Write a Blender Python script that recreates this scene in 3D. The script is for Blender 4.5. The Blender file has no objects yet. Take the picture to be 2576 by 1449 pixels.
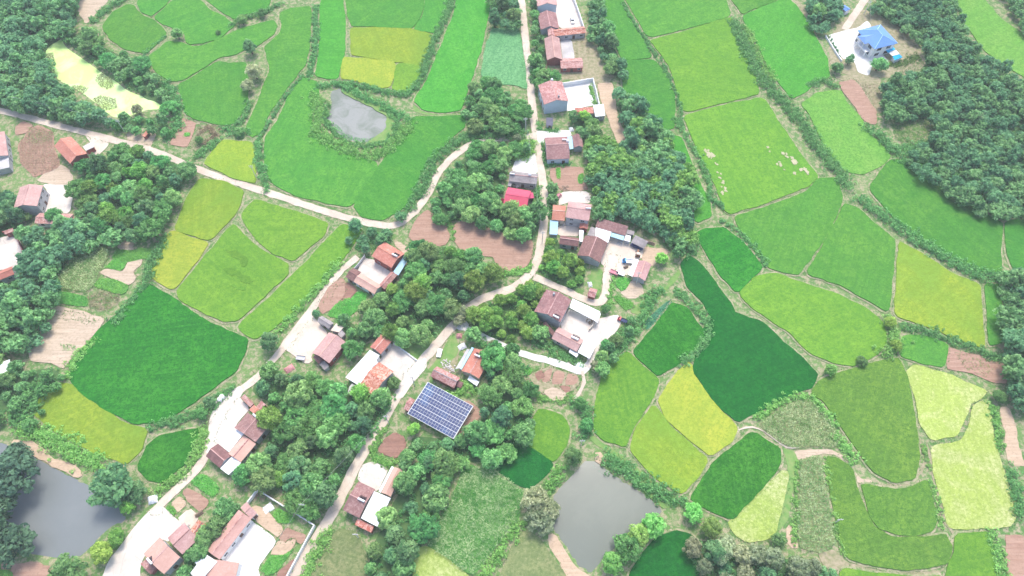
import bpy, math, random
import numpy as np
from mathutils import Vector

random.seed(7); rng = np.random.default_rng(11)
R = math.radians
SC = bpy.context.scene
COL = SC.collection

# ---------------------------------------------------------------- camera, sky, sun, exposure
CAM_H, PITCH, FPX = 230.0, R(31.0), 1717.33
cam_d = bpy.data.cameras.new('camera'); cam = bpy.data.objects.new('camera', cam_d); COL.objects.link(cam)
cam.location = (0, 0, CAM_H); cam.rotation_euler = (PITCH, 0, 0)
cam_d.sensor_width = 36; cam_d.lens = 36 * FPX / 2576; cam_d.clip_end = 20000; cam_d.clip_start = 1
SC.camera = cam
W_ = bpy.data.worlds.new('World'); SC.world = W_; W_.use_nodes = True
wn = W_.node_tree; bg = wn.nodes['Background']
sky = wn.nodes.new('ShaderNodeTexSky'); sky.sky_type = 'NISHITA'; sky.sun_disc = False
SUN_EL, SUN_AZ = 62.0, 10.0            # azimuth measured from +Y towards +X
sky.sun_elevation = R(SUN_EL); sky.sun_rotation = R(SUN_AZ); sky.dust_density = 3.0; sky.air_density = 1.0
wn.links.new(sky.outputs[0], bg.inputs[0]); bg.inputs[1].default_value = 0.15
sd = bpy.data.lights.new('sun', 'SUN'); sun = bpy.data.objects.new('sun', sd); COL.objects.link(sun)
sd.energy = 1.2; sd.angle = R(18); sd.color = (1.0, 0.95, 0.87)
sv = Vector((math.sin(R(SUN_AZ)) * math.cos(R(SUN_EL)), math.cos(R(SUN_AZ)) * math.cos(R(SUN_EL)), math.sin(R(SUN_EL))))
sun.rotation_euler = sv.to_track_quat('Z', 'Y').to_euler(); sun.location = (0, 150, 300)
SC.view_settings.view_transform = 'Standard'; SC.view_settings.look = 'None'
SC.view_settings.exposure = 1.18; SC.view_settings.gamma = 1.0

# ---------------------------------------------------------------- photo position -> place on the ground (or at height z)
TILE = {'Z': (0, 0, .670833)}
for i, k in enumerate('ABCDEFGHI'): TILE[k] = (1280 * (i % 3), 720 * (i // 3), 2.0125)
TILE.update(a=(1960, 0, 6.44), b=(1960, 225, 6.44), c=(1840, 450, 6.44), d=(1840, 640, 6.44), e=(2040, 780, 6.133), f=(2140, 860, 7.1556),
            g=(1960, 1060, 4.39), h=(1270, 880, 5.797), i=(1040, 1160, 5.571), j=(1270, 1230, 5.367), k=(1500, 1270, 3.717), l=(740, 1440, 4.025),
            m=(480, 1800, 4.025), n=(700, 1820, 4.2615), o=(1260, 1690, 4.39), p=(0, 440, 3.15), q=(3080, 0, 4.83))
def disp(t, x, y):
    x0, y0, zf = TILE[t]; return ((x0 + x / zf) * .670833, (y0 + y / zf) * .670833)
CT, ST = math.cos(PITCH), math.sin(PITCH)
def G(px, py, z=0.0):
    u, v = (px - 1288) / FPX, (724.5 - py) / FPX
    k = (CAM_H - z) / (CT - v * ST)
    return np.array([u * k, (v * CT + ST) * k, z])
def T(t, pts, z=0.0): return np.array([G(*disp(t, *p), z) for p in pts])

# ---------------------------------------------------------------- bookkeeping
def tag(o, label, cat, group=None, kind=None):
    o['label'] = label; o['category'] = cat
    if group: o['group'] = group
    if kind: o['kind'] = kind
    return o
def struct(o, label=None):
    o['kind'] = 'structure'
    if label: o['label'] = label
    return o
def link(name, me, parent=None, mat=None):
    o = bpy.data.objects.new(name, me); COL.objects.link(o)
    if parent: o.parent = parent
    if mat is not None and me is not None: me.materials.append(mat)
    return o
def empty(name, loc=(0, 0, 0), rz=0.0):
    o = bpy.data.objects.new(name, None); COL.objects.link(o); o.location = loc; o.rotation_euler = (0, 0, rz); o.empty_display_size = .3
    return o
def mesh(name, vs, fs):
    me = bpy.data.meshes.new(name); me.from_pydata([tuple(map(float, v)) for v in vs], [], [tuple(f) for f in fs]); me.update(); return me
def quads(name, V, tone=None):
    """V: (n,4,3) -> mesh of n loose quads with a per-face 'tone'"""
    n = len(V); me = bpy.data.meshes.new(name)
    me.vertices.add(n * 4); me.vertices.foreach_set('co', np.ascontiguousarray(V, dtype=np.float32).ravel())
    me.loops.add(n * 4); me.loops.foreach_set('vertex_index', np.arange(n * 4, dtype=np.int32))
    me.polygons.add(n); me.polygons.foreach_set('loop_start', np.arange(0, n * 4, 4, dtype=np.int32))
    me.update(calc_edges=True)
    if tone is not None:
        at = me.attributes.new('tone', 'FLOAT', 'FACE'); at.data.foreach_set('value', np.asarray(tone, dtype=np.float32))
    return me
class MB:
    def __init__(s): s.v = []; s.f = []
    def box(s, x0, x1, y0, y1, z0, z1):
        n = len(s.v); s.v += [(x, y, z) for z in (z0, z1) for x, y in ((x0, y0), (x1, y0), (x1, y1), (x0, y1))]
        s.f += [tuple(n + i for i in q) for q in ((3, 2, 1, 0), (4, 5, 6, 7), (0, 1, 5, 4), (1, 2, 6, 5), (2, 3, 7, 6), (3, 0, 4, 7))]; return s
    def tube(s, p, q, r0, r1, k=8):
        p, q = Vector(p), Vector(q); d = (q - p).normalized(); a = d.orthogonal().normalized(); b = d.cross(a); n = len(s.v)
        for c, r in ((p, r0), (q, r1)):
            for i in range(k):
                t = 2 * math.pi * i / k; s.v.append(tuple(c + r * (math.cos(t) * a + math.sin(t) * b)))
        for i in range(k): j = (i + 1) % k; s.f.append((n + i, n + j, n + k + j, n + k + i))
        s.f.append(tuple(n + i for i in range(k))[::-1]); s.f.append(tuple(n + k + i for i in range(k))); return s
    def prism(s, poly, z0, z1):
        n = len(s.v); m = len(poly); s.v += [(p[0], p[1], z0) for p in poly] + [(p[0], p[1], z1) for p in poly]
        s.f.append(tuple(range(n + m, n + 2 * m)))
        for i in range(m): j = (i + 1) % m; s.f.append((n + i, n + j, n + m + j, n + m + i))
        return s
    def loft(s, secs):
        """closed body through rings of equal point count"""
        n = len(s.v); k = len(secs[0])
        for r in secs: s.v += [tuple(p) for p in r]
        for a in range(len(secs) - 1):
            for i in range(k):
                j = (i + 1) % k; s.f.append((n + a * k + i, n + a * k + j, n + (a + 1) * k + j, n + (a + 1) * k + i))
        s.f.append(tuple(n + i for i in range(k))[::-1]); s.f.append(tuple(n + (len(secs) - 1) * k + i for i in range(k))); return s
    def build(s, name, mat, parent=None): return link(name, mesh(name, s.v, s.f), parent, mat)

# ---------------------------------------------------------------- materials
def new_mat(name):
    m = bpy.data.materials.new(name); m.use_nodes = True; nt = m.node_tree; return m, nt, nt.nodes['Principled BSDF']
def nd(nt, typ, **kw):
    n = nt.nodes.new(typ)
    for k, v in kw.items():
        if k.startswith('_'): setattr(n, k[1:], v)
        else:
            s = n.inputs[int(k[1:])] if k[0] == 'i' and k[1:].isdigit() else n.inputs[k]
            if hasattr(v, 'is_output') : nt.links.new(v, s)
            else: s.default_value = v
    return n
def c4(c): return (*c, 1.0)
def noise(nt, vec, scale, detail=4, rough=.6, dist=0.0):
    n = nd(nt, 'ShaderNodeTexNoise', Scale=scale, Detail=detail, Roughness=rough, Distortion=dist); nt.links.new(vec, n.inputs['Vector']); return n.outputs['Fac']
def ramp(nt, fac, lo, hi):
    n = nd(nt, 'ShaderNodeMapRange', **{'From Min': lo, 'From Max': hi}); nt.links.new(fac, n.inputs['Value']); return n.outputs['Result']
def mix(nt, fac, a, b, mode='MIX'):
    n = nt.nodes.new('ShaderNodeMix'); n.data_type = 'RGBA'; n.blend_type = mode
    for s, v in ((n.inputs['Factor'], fac), (n.inputs['A'], a), (n.inputs['B'], b)):
        if hasattr(v, 'is_output'): nt.links.new(v, s)
        else: s.default_value = c4(v) if isinstance(v, tuple) else v
    return n.outputs['Result']
def pos(nt): return nt.nodes.new('ShaderNodeNewGeometry').outputs['Position']
def bump(nt, b, h, strength, dist=.1):
    n = nd(nt, 'ShaderNodeBump', Strength=strength, Distance=dist); nt.links.new(h, n.inputs['Height']); nt.links.new(n.outputs[0], b.inputs['Normal'])
def obj_jitter(nt, col, hue=.02, val=.18):
    r = nt.nodes.new('ShaderNodeObjectInfo').outputs['Random']
    h = nd(nt, 'ShaderNodeHueSaturation', Color=col)
    nt.links.new(ramp2(nt, r, .5 - hue, .5 + hue), h.inputs['Hue'])
    w = nd(nt, 'ShaderNodeMath', _operation='FRACT'); m = nd(nt, 'ShaderNodeMath', _operation='MULTIPLY', i1=7.31); nt.links.new(r, m.inputs[0]); nt.links.new(m.outputs[0], w.inputs[0])
    nt.links.new(ramp2(nt, w.outputs[0], 1 - val, 1 + val), h.inputs['Value']); return h.outputs[0]
def ramp2(nt, fac, lo, hi):
    n = nd(nt, 'ShaderNodeMapRange', **{'To Min': lo, 'To Max': hi}); nt.links.new(fac, n.inputs['Value']); return n.outputs['Result']
def simple(name, c, rough=.8, var=.12, scale=1.5, c2=None, metal=0.0, spec=.3):
    m, nt, b = new_mat(name); P = pos(nt)
    f = noise(nt, P, scale, 5, .65)
    col = mix(nt, ramp(nt, f, .35, .65), c, c2 if c2 else tuple(x * (1 - var * 2) for x in c))
    nt.links.new(col, b.inputs['Base Color']); b.inputs['Roughness'].default_value = rough; b.inputs['Metallic'].default_value = metal
    b.inputs['Specular IOR Level'].default_value = spec; bump(nt, b, f, .2, .05); return m
def yard_mat(name, a, b_):
    m, nt, b = new_mat(name); P = pos(nt)
    f1 = noise(nt, P, .13, 5, .65, .5); f2 = noise(nt, P, .9, 4, .7); br = nd(nt, 'ShaderNodeTexVoronoi', Scale=.22, _feature='DISTANCE_TO_EDGE'); nt.links.new(P, br.inputs['Vector'])
    col = mix(nt, ramp(nt, f1, .38, .62), a, b_); col = mix(nt, nd_mul(nt, ramp(nt, f2, .52, .75), .45), col, tuple(x * .72 for x in b_))
    cr = nd(nt, 'ShaderNodeMath', _operation='LESS_THAN', i1=.012); nt.links.new(br.outputs['Distance'], cr.inputs[0]); col = mix(nt, nd_mul(nt, cr.outputs[0], .25), col, tuple(x * .5 for x in b_))
    nt.links.new(col, b.inputs['Base Color']); b.inputs['Roughness'].default_value = .9; b.inputs['Specular IOR Level'].default_value = .15; bump(nt, b, f2, .2, .03); return m
def soil_mat(name, a, b_, deg):
    m, nt, b = new_mat(name); P = pos(nt); mp = nd(nt, 'ShaderNodeMapping', Vector=P); mp.inputs['Rotation'].default_value = (0, 0, R(deg)); mp.inputs['Scale'].default_value = (.06, .9, .1)
    s = noise(nt, mp.outputs[0], 1.0, 5, .75, .8); f = noise(nt, P, 1.2, 4, .75)
    col = mix(nt, ramp(nt, s, .4, .62), a, b_); col = mix(nt, nd_mul(nt, ramp(nt, f, .5, .68), .7), col, tuple(x * .62 for x in b_)); hl = noise(nt, P, .6, 4, .8); col = mix(nt, nd_mul(nt, ramp(nt, hl, .56, .72), .6), col, tuple(min(1, x * 1.3) for x in a))
    nt.links.new(col, b.inputs['Base Color']); b.inputs['Roughness'].default_value = .95; b.inputs['Specular IOR Level'].default_value = .1; bump(nt, b, s, .7, .2); return m
def field_mat(name, base, alt, dark, patch=(.4, .7), grain=1.0, stripe=None):
    m, nt, b = new_mat(name); P = pos(nt)
    big = noise(nt, P, .035, 3, .6, .6); mid = noise(nt, P, .22, 5, .75); fine = noise(nt, P, .95, 5, .85)
    col = mix(nt, ramp(nt, big, *patch), base, alt)
    rnd = nt.nodes.new('ShaderNodeObjectInfo').outputs['Random']; cx = nd(nt, 'ShaderNodeCombineXYZ'); nt.links.new(ramp2(nt, rnd, 0, 6.28), cx.inputs['Z'])
    for sc, amt in (((.55, .025, .02), .5), ((1.6, .06, .02), .35)):
        rot = nd(nt, 'ShaderNodeMapping', Vector=P); nt.links.new(cx.outputs[0], rot.inputs['Rotation']); mp = nd(nt, 'ShaderNodeMapping', Vector=rot.outputs[0]); mp.inputs['Scale'].default_value = sc
        s = noise(nt, mp.outputs[0], 1.0, 3, .6); col = mix(nt, nd_mul(nt, ramp(nt, s, .46, .66), amt), col, dark)
    pt = noise(nt, P, .09, 3, .6, 1.2); col = mix(nt, nd_mul(nt, ramp(nt, pt, .5, .66), .6), col, alt)
    col = mix(nt, nd_mul(nt, ramp(nt, mid, .46, .66), .55), col, dark)
    col = mix(nt, nd_mul(nt, ramp(nt, fine, .45, .6), .95 * grain), col, dark); fl = noise(nt, P, 1.3, 4, .8, .3); col = mix(nt, nd_mul(nt, ramp(nt, fl, .56, .7), .5 * grain), col, tuple(min(1, x * 1.35) for x in alt))
    col = obj_jitter(nt, col, .008, .09)
    nt.links.new(col, b.inputs['Base Color']); b.inputs['Roughness'].default_value = .95; b.inputs['Specular IOR Level'].default_value = .04
    bump(nt, b, fine, .8, .4); return m
def nd_mul(nt, a, k):
    n = nd(nt, 'ShaderNodeMath', _operation='MULTIPLY', i1=k); nt.links.new(a, n.inputs[0]); return n.outputs[0]
def leaf_mat(name, dark, light, hue=.02, val=.2, trans=.25):
    m, nt, b = new_mat(name)
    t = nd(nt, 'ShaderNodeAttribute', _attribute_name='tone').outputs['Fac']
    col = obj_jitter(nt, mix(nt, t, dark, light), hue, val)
    nt.links.new(col, b.inputs['Base Color']); b.inputs['Roughness'].default_value = .75; b.inputs['Specular IOR Level'].default_value = .15
    tr = nd(nt, 'ShaderNodeBsdfTranslucent'); nt.links.new(col, tr.inputs[0])
    mx = nd(nt, 'ShaderNodeMixShader', Fac=trans); nt.links.new(b.outputs[0], mx.inputs[1]); nt.links.new(tr.outputs[0], mx.inputs[2])
    nt.links.new(mx.outputs[0], nt.nodes['Material Output'].inputs[0]); return m
def roof_mat(name, base, alt, stain, mott=(.42, .6), mscale=1.0):
    m, nt, b = new_mat(name); uv = nt.nodes.new('ShaderNodeUVMap').outputs[0]; P = pos(nt)
    a = noise(nt, P, 1.1 * mscale, 4, .7, 1.0); c = noise(nt, P, .16, 4, .6); fine = noise(nt, P, 3.5, 2, .7)
    col = mix(nt, ramp(nt, a, *mott), base, alt)
    col = mix(nt, nd_mul(nt, ramp(nt, c, .48, .72), .75), col, stain)
    col = mix(nt, nd_mul(nt, ramp(nt, fine, .5, .8), .5), col, stain)
    w = nd(nt, 'ShaderNodeTexWave', Scale=1.0, Distortion=.3); w.bands_direction = 'Y'; w.wave_profile = 'SAW'
    mp = nd(nt, 'ShaderNodeMapping', Vector=uv); mp.inputs['Scale'].default_value = (.9, .9, 1); nt.links.new(mp.outputs[0], w.inputs['Vector'])
    col = mix(nt, nd_mul(nt, w.outputs['Fac'], .22), col, stain)
    nt.links.new(obj_jitter(nt, col, .006, .1), b.inputs['Base Color']); b.inputs['Roughness'].default_value = .85; b.inputs['Specular IOR Level'].default_value = .2
    bump(nt, b, w.outputs['Fac'], .5, .08); return m
M = {}
M['f_mid'] = field_mat('rice_fresh', (0.085, 0.285, 0.04), (0.125, 0.32, 0.045), (0.045, 0.19, 0.03))
M['f_vivid'] = field_mat('rice_vivid', (0.085, 0.33, 0.04), (0.12, 0.36, 0.05), (0.05, 0.23, 0.03))
M['f_deep'] = field_mat('rice_deep', (0.04, 0.23, 0.026), (0.065, 0.28, 0.032), (0.013, 0.12, 0.016))
M['f_dark'] = field_mat('rice_dark', (0.014, 0.15, 0.026), (0.024, 0.185, 0.03), (0.006, 0.09, 0.018))
M['f_lime'] = field_mat('rice_lime', (0.145, 0.31, 0.035), (0.195, 0.35, 0.04), (0.085, 0.22, 0.028))
M['f_yel'] = field_mat('rice_ripening', (0.32, 0.4, 0.045), (0.2, 0.34, 0.045), (0.17, 0.27, 0.03), patch=(.42, .62))
M['f_gold'] = field_mat('rice_gold', (0.4, 0.44, 0.06), (0.27, 0.39, 0.055), (0.22, 0.32, 0.04), patch=(.45, .7))
M['f_olive'] = field_mat('rice_olive', (.12, .265, .04), (.17, .31, .045), (.065, .17, .028), grain=1.2)
M['f_lodged'] = field_mat('rice_lodged', (0.115, 0.265, 0.03), (0.15, 0.3, 0.035), (0.075, 0.2, 0.025))
M['f_pale'] = field_mat('cut_straw', (0.4, 0.5, 0.12), (0.55, 0.55, 0.29), (0.27, 0.36, 0.08), patch=(.45, .62), grain=1.2)
M['f_grass'] = field_mat('rough_grass', (.15, .36, .055), (.23, .4, .08), (.09, .24, .04), grain=1.2)
M['f_soy'] = field_mat('bean_leaves', (.16, .4, .17), (.21, .45, .2), (.08, .24, .1), grain=1.3)
M['f_fallow'] = field_mat('fallow_weeds', (.2, .27, .1), (.3, .3, .15), (.13, .19, .07), grain=1.2)
M['soil'] = soil_mat('bare_soil', (.42, .275, .205), (.33, .2, .145), -12)
M['soil_red'] = soil_mat('dark_soil', (.33, .19, .145), (.25, .14, .105), 30)
M['sand'] = soil_mat('sandy_soil', (.55, .42, .3), (.46, .34, .235), 60)
M['tan'] = soil_mat('dry_dirt', (.56, .45, .34), (.43, .34, .245), 40)
M['mud'] = simple('wet_mud', (.46, .41, .27), .6, c2=(.33, .34, .18), scale=.8)
M['concrete'] = yard_mat('pale_concrete', (0.7, 0.635, 0.57), (0.57, 0.51, 0.45))
M['concrete_tan'] = yard_mat('tan_concrete', (0.7, 0.6, 0.5), (0.57, 0.48, 0.39))
M['concrete_white'] = yard_mat('white_concrete', (0.78, 0.755, 0.72), (0.68, 0.655, 0.62))
M['concrete_grey'] = yard_mat('grey_concrete', (0.58, 0.56, 0.55), (0.44, 0.43, 0.42))
M['road'] = yard_mat('road_concrete', (.64, .55, .455), (.52, .435, .35))
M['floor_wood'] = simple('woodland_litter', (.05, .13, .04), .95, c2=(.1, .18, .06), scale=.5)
M['floor_grass'] = simple('short_grass', (.12, .27, .06), .95, c2=(.22, .3, .1), scale=.5)
M['floor_scrub'] = simple('dry_scrub', (.4, .33, .23), .95, c2=(.2, .22, .1), scale=.7)
M['floor_fallow'] = simple('weedy_soil', (.25, .27, .13), .95, c2=(.16, .24, .08), scale=.6)
M['bed_green'] = simple('leafy_bed', (.1, .3, .06), .95, c2=(.16, .38, .09), scale=1.0)
M['bund'] = simple('bund_earth', (.44, .375, .26), .95, c2=(.17, .26, .09), scale=.45)
M['r_red'] = roof_mat('red_tile', (0.39, 0.17, 0.15), (0.6, 0.4, 0.36), (0.28, 0.13, 0.12), (.44, .58))
M['r_mott'] = roof_mat('mottled_tile', (0.46, 0.14, 0.09), (0.72, 0.47, 0.38), (0.36, 0.13, 0.09), (.46, .56))
M['r_orange'] = roof_mat('orange_tile', (.52, .2, .145), (.62, .34, .27), (.38, .145, .11), (.46, .66))
M['r_peach'] = roof_mat('peach_tile', (0.6, 0.365, 0.3), (0.66, 0.43, 0.365), (0.47, 0.265, 0.22), (.46, .68))
M['r_pink'] = roof_mat('pink_tile', (0.48, 0.29, 0.265), (0.6, 0.4, 0.37), (0.35, 0.19, 0.18), (.44, .66))
M['r_brown'] = roof_mat('brown_tile', (0.235, 0.12, 0.11), (0.35, 0.2, 0.18), (0.14, 0.08, 0.075), (.46, .64))
M['r_plum'] = roof_mat('plum_tile', (0.29, 0.15, 0.14), (0.44, 0.28, 0.26), (0.175, 0.1, 0.098), (.46, .64))
M['r_grey'] = roof_mat('grey_tile', (.3, .27, .27), (.42, .38, .37), (.18, .16, .16))
M['r_magenta'] = roof_mat('magenta_steel', (.6, .1, .17), (.66, .14, .21), (.5, .07, .13), (.5, .8))
M['r_maroon'] = roof_mat('maroon_steel', (.3, .04, .07), (.36, .06, .09), (.22, .03, .05), (.5, .8))
M['r_blue'] = roof_mat('blue_steel', (.17, .32, .72), (.2, .36, .76), (.14, .27, .62), (.5, .8))
M['r_cyan'] = roof_mat('cyan_steel', (.02, .42, .75), (.04, .46, .78), (.02, .34, .62), (.5, .8))
M['r_paleblue'] = roof_mat('pale_blue_steel', (.45, .68, .8), (.52, .74, .84), (.36, .56, .68), (.5, .8))
M['r_white'] = roof_mat('white_steel', (.88, .88, .88), (.85, .86, .87), (.76, .77, .78), (.5, .8))
M['r_slate'] = roof_mat('slate_felt', (.13, .13, .17), (.17, .17, .21), (.09, .09, .11), (.5, .8))
M['w_grey'] = simple('grey_render', (.45, .46, .48), .9, .15, .5)
M['w_white'] = simple('white_render', (.8, .8, .8), .85, .06, .4)
M['w_blue'] = simple('bluish_render', (.52, .6, .7), .9, .06, .4)
M['w_brick'] = simple('red_brickwork', (.38, .13, .11), .95, .2, 2.0)
M['w_cream'] = simple('cream_render', (.62, .55, .46), .9, .12, .6)
M['glass'] = simple('window_glass', (.03, .04, .05), .12, 0, 1, spec=.6)
M['frame'] = simple('window_frame', (.7, .72, .74), .5, .05, 1)
M['door'] = simple('door_paint', (.12, .07, .05), .6, .1, 2)
M['shutter'] = simple('steel_gate', (.25, .3, .36), .5, .1, 2)
M['post'] = simple('steel_post', (.5, .5, .52), .5, .1, 2)
M['bark'] = simple('bark', (.12, .09, .065), .95, .25, 4)
M['bark_pale'] = simple('pale_bark', (.4, .35, .31), .95, .2, 4)
M['pole'] = simple('concrete_pole', (.62, .62, .6), .8, .08, 2)
M['wire'] = simple('cable', (.5, .5, .5), .6, .1, 2)
M['l_broad'] = leaf_mat('leaf_broad', (0.105, 0.275, 0.085), (0.43, 0.72, 0.27), hue=.03, val=.25, trans=.45)
M['l_dark'] = leaf_mat('leaf_dark', (0.075, 0.23, 0.1), (0.31, 0.58, 0.25), hue=.03, val=.25, trans=.45)
M['l_bright'] = leaf_mat('leaf_bright', (0.2, 0.42, 0.07), (0.54, 0.82, 0.2), hue=.028, val=.25, trans=.45)
M['l_bamboo'] = leaf_mat('leaf_bamboo', (0.14, 0.35, 0.07), (0.5, 0.78, 0.23), hue=.03, val=.25, trans=.45)
M['l_pale'] = leaf_mat('leaf_pale', (0.2, 0.28, 0.13), (0.66, 0.72, 0.44), hue=.03, val=.25, trans=.45)
M['l_hedge'] = leaf_mat('leaf_hedge', (0.08, 0.26, 0.07), (0.31, 0.63, 0.21), hue=.03, val=.25, trans=.45)
M['l_hedge_b'] = leaf_mat('leaf_hedge_b', (0.18, 0.44, 0.09), (0.52, 0.84, 0.27), hue=.03, val=.25, trans=.45)
M['l_corn'] = leaf_mat('leaf_corn', (.06, .27, .04), (.66, .76, .42), hue=.01, val=.08, trans=.4)
M['l_dry'] = leaf_mat('leaf_dry', (0.22, 0.17, 0.1), (0.55, 0.45, 0.3), trans=.4)
M['l_veg'] = leaf_mat('leaf_veg', (0.1, 0.36, 0.07), (0.28, 0.68, 0.14), hue=.028, val=.22, trans=.45)
M['l_lotus'] = leaf_mat('leaf_lotus', (0.05, 0.26, 0.14), (0.16, 0.48, 0.3), hue=.02, val=.2, trans=.4)
M['l_weed'] = leaf_mat('leaf_waterweed', (.14, .17, .07), (.3, .32, .15), .01, .05)
M['l_deep'] = leaf_mat('leaf_deep', (.04, .1, .065), (.13, .25, .14))
M['l_tuft'] = leaf_mat('leaf_tuft', (0.08, 0.23, 0.045), (0.28, 0.46, 0.15), hue=.03, val=.25, trans=.45)
def water_mat(name, c, c2, scale, rough, thr=(.45, .6)):
    m, nt, b = new_mat(name); P = pos(nt); f = noise(nt, P, scale, 6, .65, .8)
    nt.links.new(mix(nt, ramp(nt, f, *thr), c, c2), b.inputs['Base Color']); b.inputs['Roughness'].default_value = rough
    rp = noise(nt, P, 1.2, 3, .5); bump(nt, b, rp, .04, .1); return m
M['water_algae'] = water_mat('algae_water', (.54, .78, .24), (.64, .84, .38), .08, .8)
M['water_grey'] = water_mat('scummy_water', (.21, .225, .21), (.11, .145, .11), .12, .5, (.46, .64))
M['water_jade'] = water_mat('murky_water', (.115, .14, .115), (.135, .16, .13), .04, .14)
M['water_blue'] = water_mat('pond_water', (.17, .19, .19), (.185, .205, .205), .03, .3)
M['water_lotus'] = water_mat('lotus_water', (.08, .21, .12), (.1, .25, .14), .3, .9); M['water_lotus'].node_tree.nodes['Principled BSDF'].inputs['Specular IOR Level'].default_value = .08
for k_, d_, l_ in (('l_broad', (.1, .28, .1), (.4, .72, .3)), ('l_dark', (.08, .25, .12), (.3, .6, .29)), ('l_hedge', (.085, .29, .085), (.32, .67, .24)), ('l_hedge_b', (.17, .42, .09), (.48, .8, .25)), ('l_bamboo', (.13, .33, .07), (.47, .76, .22)), ('l_pale', (.2, .28, .13), (.64, .71, .43))):
    M[k_ + '_m'] = leaf_mat(k_.replace('l_', 'leaf_mass_'), d_, l_, hue=.008, val=.08, trans=.45)
# ---------------------------------------------------------------- plan shapes
def chaikin(P, n=2, c=.2):
    for _ in range(n):
        Q = np.roll(P, -1, 0); P = np.stack([P * (1 - c) + Q * c, P * c + Q * (1 - c)], 1).reshape(-1, P.shape[1])
    return P
def resample(P, step, closed=True):
    Q = np.vstack([P, P[:1]]) if closed else P
    d = np.r_[0, np.cumsum(np.linalg.norm(np.diff(Q[:, :2], axis=0), axis=1))]
    n = max(3, int(d[-1] / step)); t = np.linspace(0, d[-1], n + 1)[:n if closed else n + 1]
    return np.stack([np.interp(t, d, Q[:, k]) for k in range(Q.shape[1])], 1)
def rough(P, amp=.3):
    n = len(P); r = rng.normal(size=(n, 2)); r = (r + np.roll(r, 1, 0) + np.roll(r, -1, 0)) / 1.7; Q = P.copy(); Q[:, :2] += r * amp; return Q
def inside(P, x, y):
    r = np.zeros(np.shape(x), bool); j = len(P) - 1
    for i in range(len(P)):
        a, b = P[i], P[j]
        with np.errstate(divide='ignore', invalid='ignore'):
            r ^= ((a[1] > y) != (b[1] > y)) & (x < (b[0] - a[0]) * (y - a[1]) / (b[1] - a[1] + 1e-12) + a[0])
        j = i
    return r
def sdist(P, x, y):
    """distance to outline, negative inside"""
    d = np.full(np.shape(x), 1e9)
    for i in range(len(P)):
        a, b = P[i - 1, :2], P[i, :2]; e = b - a; t = np.clip(((x - a[0]) * e[0] + (y - a[1]) * e[1]) / (e @ e + 1e-9), 0, 1)
        d = np.minimum(d, np.hypot(x - a[0] - t * e[0], y - a[1] - t * e[1]))
    return np.where(inside(P, x, y), -d, d)
def ccw(P):
    a = np.sum(P[:, 0] * np.roll(P[:, 1], -1) - np.roll(P[:, 0], -1) * P[:, 1]); return P if a > 0 else P[::-1]
def grow(P, d):
    t = np.roll(P, -1, 0) - np.roll(P, 1, 0); t /= np.linalg.norm(t, axis=1)[:, None] + 1e-9; return P + np.stack([t[:, 1], -t[:, 0]], 1) * d
def slab(name, P, z0, z1, mat, parent=None):
    P = ccw(P); return MB().prism([tuple(p[:2]) for p in P], z0, z1).build(name, mat, parent)
def ribbon(name, pts, width, z, mat, jit=.12):
    P = resample(smooth_line(pts), 2.0, False)[:, :2]; t = np.gradient(P, axis=0); t /= np.linalg.norm(t, axis=1)[:, None] + 1e-9
    nrm = np.stack([-t[:, 1], t[:, 0]], 1); w = width / 2 + rng.normal(size=(len(P), 2)) * jit
    L = P + nrm * w[:, :1]; Rr = P - nrm * w[:, 1:]
    n = len(P); V = [(*p, z) for p in L] + [(*p, z) for p in Rr] + [(*p, z - .12) for p in L] + [(*p, z - .12) for p in Rr]
    F = []
    for i in range(n - 1): F += [(i, n + i, n + i + 1, i + 1), (2 * n + i, i, i + 1, 2 * n + i + 1), (n + i, 3 * n + i, 3 * n + i + 1, n + i + 1)]
    AVOID.append(np.vstack([L, Rr[::-1]]))
    return struct(link(name, mesh(name, V, F), None, mat))
def smooth_line(P):
    P = np.asarray(P, float)
    for _ in range(2):
        Q = np.empty((2 * len(P) - 2, P.shape[1])); Q[0::2] = P[:-1] * .75 + P[1:] * .25; Q[1::2] = P[:-1] * .25 + P[1:] * .75
        P = np.vstack([P[:1], Q, P[-1:]])
    return P
AVOID = []      # plan shapes that trees keep clear of
FIELDS = []     # plan shapes of crops (for the tufts on their banks)

# ---------------------------------------------------------------- ponds and ground
POND = {
 'algae': ('A', [(335, 410), (380, 335), (460, 290), (510, 370), (600, 430), (700, 500), (780, 560), (880, 620), (950, 680), (1050, 720), (1150, 740), (1245, 800), (1235, 825), (1110, 825), (1000, 865), (940, 885), (840, 875), (760, 800), (640, 710), (540, 650), (450, 605), (405, 545), (350, 470)]),
 'scum': ('Z', [(833, 232), (855, 220), (880, 236), (925, 258), (965, 275), (992, 300), (988, 332), (960, 352), (910, 360), (868, 348), (838, 322), (822, 300), (835, 268)]),
 'jade': ('H', [(1870, 565), (1950, 620), (2050, 690), (2150, 760), (2270, 830), (2380, 920), (2425, 985), (2330, 1020), (2220, 1080), (2140, 1150), (2050, 1240), (1960, 1320), (1925, 1400), (1860, 1412), (1790, 1360), (1740, 1280), (1690, 1200), (1610, 1100), (1600, 960), (1615, 820), (1700, 735), (1780, 660), (1810, 595)]),
 'blue': ('G', [(-60, 450), (100, 465), (250, 555), (400, 640), (560, 720), (680, 780), (830, 860), (925, 940), (935, 1040), (850, 1065), (780, 1125), (720, 1185), (640, 1265), (560, 1312), (430, 1302), (300, 1282), (180, 1262), (80, 1245), (-60, 1250), (-300, 1100), (-300, 600)]),
 'lotus': ('E', [(2280, 985), (2375, 895), (2485, 795), (2505, 825), (2445, 905), (2375, 985), (2300, 1050)])}
PP = {k: chaikin(T(t, p, -.3)[:, :2], 1) for k, (t, p) in POND.items()}
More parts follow.
